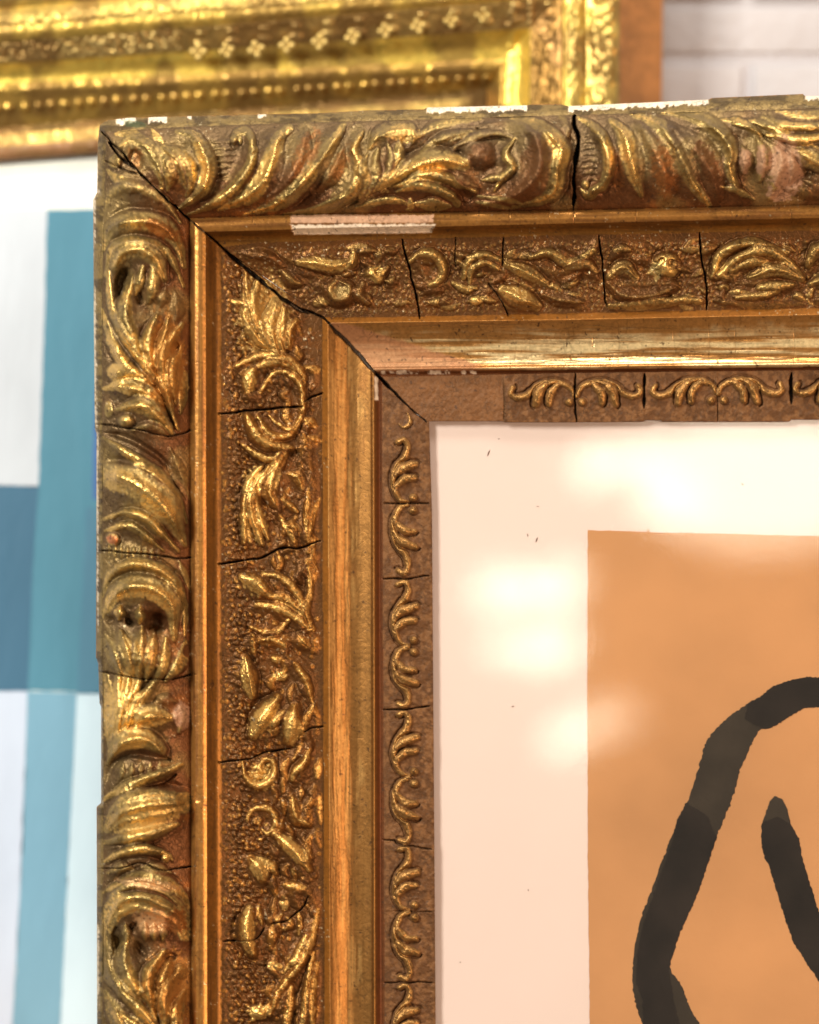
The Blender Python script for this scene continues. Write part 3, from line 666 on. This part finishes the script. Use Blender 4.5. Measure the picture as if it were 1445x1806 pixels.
# ------------------------------------------------------------------ materials
def new_mat(name):
    m = bpy.data.materials.new(name); m.use_nodes = True
    return m, m.node_tree.nodes, m.node_tree.links, m.node_tree.nodes['Principled BSDF']
def gilt_material(name, scale=1400, bump_d=.40, craze=.42):
    m, N, L, pr = new_mat(name)
    at = N.new('ShaderNodeAttribute'); at.attribute_name = 'patina'
    ro = N.new('ShaderNodeAttribute'); ro.attribute_name = 'dull'
    tc = N.new('ShaderNodeTexCoord')
    no = N.new('ShaderNodeTexNoise'); no.inputs['Scale'].default_value = scale; no.inputs['Detail'].default_value = 4
    L.new(tc.outputs['Object'], no.inputs['Vector'])
    vo = N.new('ShaderNodeTexVoronoi'); vo.feature = 'DISTANCE_TO_EDGE'; vo.inputs['Scale'].default_value = scale*.30
    L.new(tc.outputs['Object'], vo.inputs['Vector'])
    mr = N.new('ShaderNodeMapRange'); mr.inputs['From Max'].default_value = .06; mr.inputs['To Min'].default_value = .0
    L.new(vo.outputs['Distance'], mr.inputs['Value'])
    ad = N.new('ShaderNodeMath'); ad.operation = 'MULTIPLY_ADD'; ad.inputs[1].default_value = .35
    L.new(mr.outputs[0], ad.inputs[0]); L.new(no.outputs['Fac'], ad.inputs[2])
    bu = N.new('ShaderNodeBump'); bu.inputs['Strength'].default_value = bump_d; bu.inputs['Distance'].default_value = .0004
    L.new(ad.outputs[0], bu.inputs['Height']); L.new(bu.outputs[0], pr.inputs['Normal'])
    v2 = N.new('ShaderNodeTexVoronoi'); v2.feature = 'DISTANCE_TO_EDGE'; v2.inputs['Scale'].default_value = scale*.36
    n3_ = N.new('ShaderNodeTexNoise'); n3_.inputs['Scale'].default_value = scale*.11; n3_.inputs['Detail'].default_value = 3
    wv = N.new('ShaderNodeVectorMath'); wv.operation = 'MULTIPLY_ADD'; n4_ = N.new('ShaderNodeTexNoise'); n4_.inputs['Scale'].default_value = scale*.3
    wv.inputs[1].default_value = (.0018,)*3
    L.new(tc.outputs['Object'], n4_.inputs['Vector']); L.new(n4_.outputs['Color'], wv.inputs[0]); L.new(tc.outputs['Object'], wv.inputs[2]); L.new(wv.outputs[0], v2.inputs['Vector'])
    L.new(tc.outputs['Object'], n3_.inputs['Vector'])
    m1 = N.new('ShaderNodeMapRange'); m1.inputs['From Min'].default_value = .13; m1.inputs['From Max'].default_value = .05; L.new(v2.outputs['Distance'], m1.inputs['Value'])
    m2 = N.new('ShaderNodeMapRange'); m2.inputs['From Min'].default_value = .48; m2.inputs['From Max'].default_value = .62; L.new(n3_.outputs['Fac'], m2.inputs['Value'])
    mm = N.new('ShaderNodeMath'); mm.operation = 'MULTIPLY'; L.new(m1.outputs[0], mm.inputs[0]); L.new(m2.outputs[0], mm.inputs[1])
    ms = N.new('ShaderNodeMath'); ms.operation = 'MULTIPLY'; ms.inputs[1].default_value = craze; L.new(mm.outputs[0], ms.inputs[0])
    cm = N.new('ShaderNodeMix'); cm.data_type = 'RGBA'; cm.inputs['B'].default_value = (.045, .022, .010, 1)
    L.new(ms.outputs[0], cm.inputs['Factor']); L.new(at.outputs['Color'], cm.inputs['A'])
    L.new(cm.outputs['Result'], pr.inputs['Base Color']); L.new(at.outputs['Alpha'], pr.inputs['Metallic'])
    L.new(ro.outputs['Fac'], pr.inputs['Roughness']); pr.inputs['Specular IOR Level'].default_value = .22
    return m
M_GILT = gilt_material('aged_gilding')
M_SMOOTH = gilt_material('burnished_gilding', 900, .10, .25)
M_GILT2 = gilt_material('bright_gilding', 700, .3, .3)
def plain(name, col, rough=.6, nscale=60, var=.12, metal=0, bump=.1, stretch=(1,1,1), bd=.0004):
    m, N, L, pr = new_mat(name)
    tc = N.new('ShaderNodeTexCoord'); mp = N.new('ShaderNodeMapping'); mp.inputs['Scale'].default_value = stretch
    no = N.new('ShaderNodeTexNoise'); no.inputs['Scale'].default_value = nscale; no.inputs['Detail'].default_value = 6
    L.new(tc.outputs['Object'], mp.inputs[0]); L.new(mp.outputs[0], no.inputs['Vector'])
    cr_ = N.new('ShaderNodeValToRGB'); cr_.color_ramp.elements[0].position = .3; cr_.color_ramp.elements[1].position = .7
    c = np.array(col); cr_.color_ramp.elements[0].color = (*np.clip(c*(1-var), 0, 1), 1); cr_.color_ramp.elements[1].color = (*np.clip(c*(1+var), 0, 1), 1)
    L.new(no.outputs['Fac'], cr_.inputs[0]); L.new(cr_.outputs[0], pr.inputs['Base Color'])
    bu = N.new('ShaderNodeBump'); bu.inputs['Strength'].default_value = bump; bu.inputs['Distance'].default_value = bd
    n2_ = N.new('ShaderNodeTexNoise'); n2_.inputs['Scale'].default_value = nscale*8; n2_.inputs['Detail'].default_value = 3
    L.new(mp.outputs[0], n2_.inputs['Vector']); L.new(n2_.outputs['Fac'], bu.inputs['Height']); L.new(bu.outputs[0], pr.inputs['Normal'])
    pr.inputs['Specular IOR Level'].default_value = .2; pr.inputs['Roughness'].default_value = rough; pr.inputs['Metallic'].default_value = metal
    return m
M_CORE = plain('raw_wood', (.16, .08, .04), .7, 40, .3)
M_MAT = plain('white_mount_board', (.66, .535, .50), .75, 9, .035, bump=.05)
M_PAPER = plain('toned_paper', (.46, .228, .098), .8, 12, .16, bump=.6)
M_INK = plain('black_ink', (.013, .009, .007), .7, 55, .5, bump=.2)
M_INK2 = plain('thin_black_ink', (.027, .020, .014), .7, 55, .4, bump=.2)
M_FLECK = plain('dirt_fleck', (.12, .06, .04), .8)
mg, N, L, pr = new_mat('clear_glass')
N.remove(pr)
out = N['Material Output']; tr = N.new('ShaderNodeBsdfTransparent'); gl = N.new('ShaderNodeBsdfGlossy'); gl.inputs['Roughness'].default_value = .042
fr = N.new('ShaderNodeFresnel'); fr.inputs[0].default_value = 1.5; mxs = N.new('ShaderNodeMixShader')
geo = N.new('ShaderNodeNewGeometry'); io = N.new('ShaderNodeMapRange'); io.inputs['To Min'].default_value = 1.5; io.inputs['To Max'].default_value = 1/1.5
L.new(geo.outputs['Backfacing'], io.inputs['Value']); L.new(io.outputs[0], fr.inputs[0])
L.new(fr.outputs[0], mxs.inputs[0]); L.new(tr.outputs[0], mxs.inputs[1]); L.new(gl.outputs[0], mxs.inputs[2]); L.new(mxs.outputs[0], out.inputs[0])
M_GLASS = mg

# ------------------------------------------------------------------ build the front frame
def empty(name, label, cat, loc=(0,0,0)):
    o = link(bpy.data.objects.new(name, None)); o.location = loc; o['label'] = label; o['category'] = cat; o.empty_display_size = .02
    return o
front = empty('ornate_frame', 'dark worn gilt frame with an open corner crack, in front, around the orange ink drawing', 'picture frame', (0, .0, 0))
def core(name, pts):
    return poly_prism(name, pts, -60, -14, M_CORE, front)
r_top = core('top_rail', [(200,240),(1488,200),(1488,736),(750,736)])
r_side = core('side_rail', [(196,246),(744,738),(752,1845),(196,1845)])
PARTN = {0:'outer_lip', 1:'acanthus_moulding', 2:'fillet', 3:'fillet', 4:'plain_flat', 5:'ornament_band', 6:'quirk', 7:'gilt_hollow', 8:'quirk', 9:'sight_edge'}
GROUPS = [([0], 'outer_lip', None, None), ([1], 'acanthus_moulding', CR_MOULD_TOP, CR_MOULD_SIDE), ([2,3], 'fillet', None, None), ([4], 'plain_flat', None, None),
          ([5], 'ornament_band', CR_BAND_TOP, CR_BAND_SIDE), ([6,7], 'gilt_hollow', None, None), ([8], 'quirk', None, None), ([9], 'sight_edge_block', CR_SIGHT_TOP, CR_SIGHT_SIDE)]
STEP = 1.5
def build_rail(line, nu, parent, top, Hm, groups, Kx, hmul=1.0):
    u = np.linspace(0, 1, nu)
    for bands, name, ct, cs in groups:
        cols_x, cols_y, cols_h = [], [], []
        for bi, j in enumerate(bands):
            x0, y0 = line(j, u); x1, y1 = line(j+1, u)
            wd = np.hypot(x1[nu//2]-x0[nu//2], y1[nu//2]-y0[nu//2]) ; nv = max(4, int(wd/STEP)+1)
            vs = np.linspace(0, 1, nv)
            if j == 0: vs = np.concatenate([[-1.0, -.5], vs])
            for q, v in enumerate(vs):
                if bi and q == 0: continue
                if v < 0:       # outer side wall going back
                    cols_x.append(x0); cols_y.append(y0); cols_h.append(np.full(nu, Kx[0][3]+v*112.0)); continue
                if j == NB-1 and False: pass
                x = x0*(1-v)+x1*v; y = y0*(1-v)+y1*v
                h = Kx[j][3]*(1-v)+Kx[j+1][3]*v+bulge(j, np.float64(v))
                fade = min(1, v*6, (1-v)*6) if j in (1, 5, 9) else .12
                if j == 9: fade = min(1, v*6)
                hh = samp(ORN, x, y)*fade-samp(CUT, x, y)*(.22 if j in (2, 3, 7) and abs(v-.5) < .49 else 1)
                if j == 7: hh = hh+(samp(st7, x, y)-.5)*(1.3*samp(sheen7, x, y)+.4)
                if j == 9 :
                    hh = hh+1.6*samp(TILE, x, y)
                cols_x.append(x); cols_y.append(y); cols_h.append(h+hh)
            if j == NB-1:       # sight edge turns back to the glass
                for hz in (-2, -9): cols_x.append(x1); cols_y.append(y1); cols_h.append(np.full(nu, hz))
        X = np.array(cols_x); Y = np.array(cols_y); Hh = np.array(cols_h)
        nv = X.shape[0]
        col = samp(ALB, X, Y); met = samp(MET, X, Y); rou = samp(ROU, X, Y)
        co = np.stack(P(X, Y, Hh), -1)
        cracks = ct if top else cs
        fx = (X[:-1, :-1]+X[1:, 1:])/2; fy = (Y[:-1, :-1]+Y[1:, 1:])/2
        seg = np.zeros(fx.shape, int)
        for c in cracks or []:
            c = np.array(c, float)
            if top: seg += fx > np.interp(fy, c[:, 1], c[:, 0])
            else: seg += fy > np.interp(fx, c[:, 0], c[:, 1])
        idx = np.arange(nv*nu).reshape(nv, nu)
        Fq = np.stack([idx[:-1, :-1], idx[:-1, 1:], idx[1:, 1:], idx[1:, :-1]], -1)
        if top: Fq = Fq[..., ::-1]
        if top is None: pass
        for s in range(seg.max()+1):
            f = Fq[seg == s]
            if not len(f): continue
            us, inv = np.unique(f, return_inverse=True)
            f2 = inv.reshape(f.shape)
            c4 = np.concatenate([col.reshape(-1, 3)[us], met.reshape(-1, 1)[us]], 1)
            mesh_obj(name, co.reshape(-1, 3)[us], f2, M_SMOOTH if name in ('gilt_hollow', 'fillet', 'plain_flat', 'quirk') else M_GILT, parent, True, {'patina': c4, 'dull': np.clip(rou.reshape(-1)[us], .12, .95)})
# each block of the sight edge sits a hair higher or lower than its neighbour
TILE = np.zeros(SH)
tr_ = np.random.default_rng(5)
eds = [0, 889, 1015, 1137, 1266, 1397, 1600]
for i in range(6): TILE += is_top*((Xg >= eds[i]) & (Xg < eds[i+1]))*(0 if i == 0 else tr_.uniform(.3, 2.0))
eds = [0, 889, 1019, 1249, 1489, 1607, 1733, 1900]
for i in range(7): TILE += (~is_top)*((Yg >= eds[i]) & (Yg < eds[i+1]))*tr_.uniform(0, 1.4)
build_rail(line_top, 870, r_top, True, None, GROUPS, K)
build_rail(line_side, 1080, r_side, False, None, GROUPS, K)

# glass, mount, drawing
def noisy(pts, amp, step=3, seed=1, closed=True):
    r = np.random.default_rng(seed); out = []
    n = len(pts)
    for i in range(n if closed else n-1):
        a = np.array(pts[i], float); b_ = np.array(pts[(i+1) % n], float); L_ = np.hypot(*(b_-a)); m_ = max(1, int(L_/step))
        nn = np.array([-(b_-a)[1], (b_-a)[0]])/(L_+1e-9)
        for t in range(m_):
            out.append(tuple(a+(b_-a)*t/m_+nn*r.normal(0, amp)*(0 if t == 0 and amp < .3 else 1)))
    return out
poly_prism('glass_pane', [(735,722),(1495,722),(1495,1850),(742,1850)], -9.5, -7.5, M_GLASS, front)
mount = poly_prism('mount_board', [(735,722),(1495,722),(1495,1850),(742,1850)], -20, -13, M_MAT, front)
paper_pts = noisy([(1037,935),(1141,938),(1143,931),(1147,939),(1260,941),(1500,947),(1500,1850),(1041,1850),(1037,1500),(1036,1200)], .35, 9, 4)
paper = poly_prism('drawing_paper', paper_pts, -12.95, -12.0, M_PAPER, front)
def T(pts): return [(760+x/2.1095, 1150+y/2.1095) for x, y in pts]
def smooth_poly(pts, amp, seed):
    c = spline(list(pts)); return [tuple(p) for p in noisy([tuple(q) for q in c[::2]], amp, 2.2, seed, False)]
st1 = T([(1560,100),(1445,95),(1400,92),(1330,108),(1270,132),(1225,165),(1180,192),(1110,240),(1050,300),(1020,345),(1000,420),(975,500),(950,570),(922,630),(890,700),(860,780),(830,860),(805,930),(780,1000),(765,1065),(755,1130),(750,1230),(765,1320),(790,1390),(800,1480)])
st1b = T([(1080,1480),(1000,1384),(960,1310),(938,1250),(890,1172),(905,1110),(925,1050),(965,960),(1000,880),(1030,790),(1062,690),(1100,600),(1130,520),(1145,460),(1160,420),(1190,350),(1225,290),(1250,285),(1285,272),(1340,235),(1385,210),(1445,205),(1560,210)])
s1 = poly_prism('brush_stroke', smooth_poly(st1, .8, 11)+smooth_poly(st1b, .9, 12), -12.0, -11.6, M_INK2, paper)
# darker second pass of the brush over the first
ov = T([(950,560),(985,580),(1030,610),(1064,690),(1030,790),(1000,880),(965,960),(925,1050),(905,1110),(886,1180),(905,1300),(930,1400),(940,1480),(815,1480),(790,1384),(790,1300),(764,1230),(767,1130),(778,1065),(794,1000),(820,930),(842,860),(874,780),(900,700),(915,630)])
poly_prism('brush_stroke', noisy(ov, .7, 3, 13), -11.6, -11.3, M_INK, paper)
ov = T([(1180,192),(1225,167),(1270,130),(1330,108),(1400,92),(1445,95),(1560,100),(1560,210),(1445,205),(1385,210),(1340,237),(1285,273),(1245,287),(1200,268),(1168,250)])
poly_prism('brush_stroke', noisy(ov, .6, 3, 14), -11.6, -11.3, M_INK, paper)
s2 = T([(1280,535),(1262,556),(1250,590),(1230,650),(1230,720),(1244,770),(1260,800),(1290,900),(1320,1000),(1350,1080),(1400,1160),(1445,1225),(1560,1400),(1560,1160),(1445,965),(1430,920),(1410,860),(1382,765),(1372,700),(1340,640),(1325,580),(1308,548)])
poly_prism('brush_stroke', noisy(s2, .55, 3, 15), -12.0, -11.6, M_INK, paper)
s3 = T([(1280,535),(1262,556),(1250,590),(1234,635),(1290,612),(1338,640),(1325,580),(1308,548)])
poly_prism('brush_stroke', noisy(s3, .3, 3, 16), -11.6, -11.3, M_INK2, paper)
# dirt flecks caught under the glass
for i, (x, y, l, a_, w_) in enumerate([(862,799,13,-65,1.3),(947,952,11,-65,1.4),(931,944,7,85,1.0),(1139,877,4,20,1.2),(1310,854,5,60,1.6),(905,1246,5,0,1.2),(949,893,5,10,.7),(880,774,4,0,1),(1146,868,3,0,1),(812,1697,3,0,1),(932,1570,4,90,.9)]):
    a2 = math.radians(a_); dx, dy = math.cos(a2)*l/2, math.sin(a2)*l/2; nx, ny = -math.sin(a2)*w_, math.cos(a2)*w_
    poly_prism('fleck', [(x-dx, y-dy), (x-dx*.3+nx, y-dy*.3+ny), (x+dx, y+dy), (x+dx*.2-nx, y+dy*.2-ny)], -13.0, -12.4, M_FLECK, mount)

# ------------------------------------------------------------------ picture behind: bright gold frame with a blue and white painting
back = empty('gold_frame', 'bright yellow gilt frame behind, with bare wooden side, around the blue and white painting', 'picture frame', P(600, 100, -400))
bx0, by0, bz0 = back.location
KB = [((800,222), 288, 806, -398), ((815,196), 263, 820, -388), ((832,174), 242, 836, -392), ((860,157), 230, 858, -397), ((879,128), 176, 874, -368),
      ((893,104), 150, 886, -362), ((936,50), 117, 932, -334), ((990,-6), 80, 990, -306), ((1001,-24), 52, 1000, -296), ((1035,-72), 20, 1035, -310), ((1088,-140), -20, 1089, -300), ((1094,-146), -26, 1092, -306), ((1172,-236), -80, 1166, -470)]
BH = 2200; RB = (700, 1300)   # raster with offset: x+60, y+330
HB = np.zeros(RB)
def bb(x, y, rx, ry, h):
    X, Y = x+60, y+330; R_ = int(max(rx, ry)*1.3)+2
    x0, x1, y0, y1 = int(X-R_), int(X+R_), int(Y-R_), int(Y+R_)
    if x0 < 0 or y0 < 0 or x1 >= RB[1] or y1 >= RB[0]: return
    gx, gy = np.meshgrid(np.arange(x0, x1)-X, np.arange(y0, y1)-Y)
    s = np.clip(1-(gx/rx)**2-(gy/ry)**2, 0, 1)**.6
    HB[y0:y1, x0:x1] = np.maximum(HB[y0:y1, x0:x1], h*s)
rb = np.random.default_rng(9)
def ytop(k, x):
    (mx_, my_), yl, xr, h = KB[k]; return yl+(my_-yl)*(x+40)/(mx_+40)
for x in np.arange(330, 940, 5.4):      # fine bead row under the hollow
    bb(x, ytop(5, x)+4, 2.6, 4, 1.1)
for x in np.arange(-30, 870, 24):       # round beads on the inner moulding
    bb(x+rb.normal(0,2), ytop(4, x)+(ytop(3, x)-ytop(4, x))*.35, 9, 7, 7)
for x in np.arange(-30, 320, 9):        # worn foliage on the left part
    for j in range(8):
        v = rb.random(); bb(x+rb.normal(0, 4), ytop(7, x)*(1-v)+ytop(6, x)*v, rb.uniform(2.5, 6), rb.uniform(2, 5), rb.uniform(2, 5))
for x in np.arange(330, 960, 56):
    bb(x+24, ytop(7, x)*.5+ytop(6, x)*.5+6, 12, 5, 4); bb(x+24, ytop(7, x)+10, 9, 4, 4)
for x in np.arange(330, 960, 9):
    bb(x, ytop(7, x)+4, 3.6, 3, 3)
for x in np.arange(-30, 1000, 14):
    bb(x, ytop(8, x)-4-rb.random()*12, rb.uniform(4, 9), rb.uniform(3, 6), rb.uniform(3, 5))
for y in np.arange(-60, 250, 12):
    for q in range(3):
        bb(rb.uniform(1006, 1030), y+rb.normal(0, 3), rb.uniform(3, 5), rb.uniform(4, 9), rb.uniform(3, 6)); bb(rb.uniform(1044, 1084), y+rb.normal(0, 4), rb.uniform(5, 12), rb.uniform(4, 9), rb.uniform(4, 8))
    bb(905+rb.normal(0,3), y, 8, 9, 6); bb(936, y+5, 6, 7, 6)
for y in np.arange(60, 250, 5): bb(rb.uniform(940, 985), y, 3, 10, 3)
nb = fbm(RB, 14, 77, 4); nb2 = fbm(RB, 5, 88, 3); nb3 = fbm(RB, 70, 99, 3)
HB += (nb-.5)*4+(nb2-.5)*1.6
def sampb(A, x, y):
    x = np.clip(x+60, 0, RB[1]-1.01); y = np.clip(y+330, 0, RB[0]-1.01); xi = x.astype(int); yi = y.astype(int); fx = x-xi; fy = y-yi
    return (A[yi, xi]*(1-fx)+A[yi, xi+1]*fx)*(1-fy)+(A[yi+1, xi]*(1-fx)+A[yi+1, xi+1]*fx)*fy
NAMEB = ['liner', 'liner', 'quirk', 'inner_moulding', 'inner_moulding', 'gilt_hollow', 'frieze', 'bead_moulding', 'outer_ornament', 'outer_ornament', 'outer_ornament', 'wooden_side']
colB = {'liner0': (.34,.17,.08), 'liner': (.66,.43,.13), 'quirk': (.20,.12,.04), 'inner_moulding': (.62,.38,.09), 'gilt_hollow': (.86,.60,.12), 'frieze': (.46,.30,.10), 'bead_moulding': (.72,.48,.11), 'outer_ornament': (.66,.47,.13), 'wooden_side': (.42,.19,.06)}
def build_back(top):
    nu = 520 if top else 200
    rail_parts = {}
    for j in range(len(KB)-1):
        (ax, ay), yl0, xr0, h0 = KB[j]; (cx, cy), yl1, xr1, h1 = KB[j+1]
        u = np.linspace(0, 1, nu)
        if top: xa = ax+(-60-ax)*u; ya = ay+(yl0-ay)*u; xb = cx+(-60-cx)*u; yb = cy+(yl1-cy)*u
        else:
            uu = u**2.2; xa = ax+(xr0-ax)*u**.5; ya = ay+(1900-ay)*uu; xb = cx+(xr1-cx)*u**.5; yb = cy+(1900-cy)*uu
            xa = xa*0+np.interp(ya, [ay, 300, 1900], [ax, xr0, xr0-10]); xb = xb*0+np.interp(yb, [cy, 300, 1900], [cx, xr1, xr1-10])
        nv = max(4, int(np.hypot(xb[0]-xa[0], yb[0]-ya[0])/2.6))
        v = np.linspace(0, 1, nv)[:, None]
        X = xa*(1-v)+xb*v; Y = ya*(1-v)+yb*v
        Hh = h0*(1-v)+h1*v
        if j == 5: Hh = Hh-9*np.sin(np.pi*v)
        elif j in (4, 7, 0): Hh = Hh+5*np.sin(np.pi*v)
        elif j in (9, 8): Hh = Hh+6*np.sin(np.pi*v)
        relief = sampb(HB, X, Y)*(.5 if j in (5, 1) else 0.15 if j == 11 else 1)*np.clip(np.minimum(v, 1-v)*6, .2, 1)
        inr = (Y < 340); relief = np.where(inr, relief, 0)
        Hh = Hh+relief
        co = np.stack(P(X, Y, Hh), -1)-np.array([bx0, by0, bz0])
        c = np.array(colB['liner0' if j == 0 else NAMEB[j]])
        g1 = sampb(nb, X, Y)[..., None]; g3 = sampb(nb3, X, Y)[..., None]
        c4 = c*(1+.7*(g1-.5))
        if j == 6:
            w_ = sstep(1.5, 4, sampb(HB, X, Y))[..., None]; c4 = c4*(1-w_)+np.array((.58,.42,.16))*w_
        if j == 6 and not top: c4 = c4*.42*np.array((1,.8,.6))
        if j != 11: c4 = c4*(1-.65*sstep(.48, .62, g3))+np.array((.26,.14,.05))*.65*sstep(.48, .62, g3)
        c4 = np.clip(c4, .01, .97)
        met = 0 if j in (11, 0) else .7
        c4 = np.concatenate([c4, np.full(X.shape+(1,), met)], -1)
        idx = np.arange(nv*nu).reshape(nv, nu)
        Fq = np.stack([idx[:-1, :-1], idx[:-1, 1:], idx[1:, 1:], idx[1:, :-1]], -1).reshape(-1, 4)
        if not top: Fq = Fq[:, ::-1]
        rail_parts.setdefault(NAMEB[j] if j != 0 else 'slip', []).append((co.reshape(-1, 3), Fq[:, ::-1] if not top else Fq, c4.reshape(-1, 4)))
    # the rail itself: a plain wooden core at the back
    pc = [(815,235),(1160,-215),(-55,-70),(-55,292)] if top else [(812,240),(820,1890),(1150,1890),(1160,-205)]
    corem = poly_prism('top_rail' if top else 'right_rail', pc, -500, -474, M_WOODB, None)
    corem.parent = back; corem.data.transform(__import__('mathutils').Matrix.Translation((-bx0, -by0, -bz0)))
    for nm, lst in rail_parts.items():
        off = 0; cs_, fs_, as_ = [], [], []
        for c_, f_, a_ in lst: cs_.append(c_); fs_.append(f_+off); as_.append(a_); off += len(c_)
        A4 = np.vstack(as_)
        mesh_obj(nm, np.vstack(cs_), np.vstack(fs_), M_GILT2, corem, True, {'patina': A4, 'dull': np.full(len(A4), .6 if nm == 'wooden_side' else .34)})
M_WOODB = plain('bare_wood_side', (.42, .19, .06), .7, 30, .2, stretch=(1, 1, .1))
build_back(True); build_back(False)
# bead clusters along the frieze (each four beads)
import bmesh
def bead_mesh():
    me = bpy.data.meshes.new('bead_cluster'); bm = bmesh.new()
    for a_ in range(4):
        an = math.radians(90*a_+8); r_ = 8.6*S
        v = bmesh.ops.create_uvsphere(bm, u_segments=12, v_segments=8, radius=6.6*S)['verts']
        for q in v: q.co.y *= .6; q.co += Vector((math.cos(an)*r_*1.1, 0, math.sin(an)*r_*1.15))
    v = bmesh.ops.create_uvsphere(bm, u_segments=10, v_segments=6, radius=4*S)['verts']
    for f in bm.faces: f.smooth = True
    bm.to_mesh(me); bm.free(); return me
M_BEAD = plain('pale_gilt_bead', (.56, .40, .14), .4, 900, .2, metal=.7, bump=.2)
bme = bead_mesh(); bme.materials.append(M_BEAD)
railtop = [c for c in back.children if c.name.startswith('top_rail')][0]
for i, (x, y) in enumerate([(350,87),(400,85),(452,83),(506,76),(564,70),(622,61),(680,50),(738,42),(796,32),(852,22),(905,10)]):
    o = bpy.data.objects.new('bead_cluster', bme); link(o, railtop)
    o.location = Vector(P(x, y+4, -318))-Vector((bx0, by0, bz0)); o.rotation_euler = (0, rb.uniform(-.2, .2), 0); o.scale = [rb.uniform(.92, 1.08)]*3
# painting
cols = {'white': (.56,.60,.69), 'paper': (.88,.87,.82), 'teal': (.085,.235,.34), 'deep': (.06,.15,.25), 'pale': (.19,.37,.52), 'blue': (.07,.15,.38), 'ice': (.58,.73,.90), 'lav': (.56,.63,.80), 'teal2': (.085,.21,.32)}
PM = {k: plain('paint_'+k, v, .55, 16, .16, bump=.5, stretch=(1,1,.35), bd=.001) for k, v in cols.items()}
def bpoly(name, pts, h1, h0, mat, parent=None):
    o = poly_prism(name, pts, h0, h1, mat, None)
    o.data.transform(__import__('mathutils').Matrix.Translation((-bx0, -by0, -bz0))); o.parent = parent or back; return o
canvas = bpoly('painting', [(-60,200),(840,180),(840,1890),(-60,1890)], -415, -430, PM['paper'])
canvas['label'] = 'white ground painted with blue and teal blocks'
wob = lambda pts, sd: noisy(pts, .5, 16, sd)
Pn = [('teal', [(78,371),(330,366),(330,1226),(44,1218),(62,858)], 0), ('white', [(-60,372),(83,369),(80,520),(68,858),(-60,856)], .5), ('deep', [(-60,856),(68,857),(58,1000),(49,1220),(-60,1218)], .5),
      ('blue', [(171,640),(184,600),(330,600),(330,900),(164,880),(165,760)], .5), ('teal2', [(152,895),(330,890),(330,1226),(136,1224),(146,1040)], .5),
      ('lav', [(-60,1218),(49,1219),(40,1500),(20,1840),(20,1890),(-60,1890)], .5), ('pale', [(49,1219),(136,1222),(126,1420),(112,1700),(104,1890),(18,1890),(36,1560)], .5), ('ice', [(136,1223),(330,1226),(330,1890),(102,1890),(112,1700),(126,1420)], .5)]
for i, (c, pts, dz) in enumerate(Pn):
    bpoly('paint_block', wob(pts, 40+i), -414+dz, -415+dz-(0 if dz == 0 else .0), PM[c], canvas)

# ------------------------------------------------------------------ white painted brick wall
M_BRICK = plain('white_painted_brick', (.45, .435, .475), .6, 18, .08, bump=.6, bd=.002)
M_MORT = plain('white_painted_mortar', (.41, .395, .435), .7, 30, .05, bump=.5, bd=.002)
WH = -640
yw = -WH*S
def box(name, x0, x1, z0, z1, y0, y1, mat, parent=None, bev=0, seed=0):
    bm = bmesh.new(); bmesh.ops.create_cube(bm, size=1)
    for v in bm.verts: v.co = ((x0+x1)/2+v.co.x*(x1-x0), (y0+y1)/2+v.co.y*(y1-y0), (z0+z1)/2+v.co.z*(z1-z0))
    if bev: bmesh.ops.bevel(bm, geom=list(bm.edges), offset=bev, segments=2, affect='EDGES', profile=.6)
    me = bpy.data.meshes.new(name); bm.to_mesh(me); bm.free(); me.materials.append(mat)
    for p_ in me.polygons: p_.use_smooth = True
    return link(bpy.data.objects.new(name, me), parent)
wall = box('wall', -1.4, 1.4, -.9, .9, yw-.0088, yw+.1, M_MORT); wall['kind'] = 'structure'
bh, bw, gap = .0232, .088, .0040
base = box('brick', -bw/2+gap/2, bw/2-gap/2, -bh/2+gap/2, bh/2-gap/2, -.011, .011, M_BRICK, None, .0018)
bricks = [base]; k = (D-WH*S)/D
zref = (HH/2-112)*S*k    # joint height seen beside the gold frame
first = True; r2 = np.random.default_rng(2)
for r_ in range(-6, 6):
    for c_ in range(-4, 5):
        o = base if first else bpy.data.objects.new('brick', base.data)
        if not first: link(o)
        first = False
        o.parent = wall
        o.location = (.10+c_*bw+(r_ % 2)*bw*.5+.035, yw+r2.normal(0, .0006), zref+bh/2+r_*bh)
        o.rotation_euler = (r2.normal(0, .006), r2.normal(0, .004), r2.normal(0, .005))
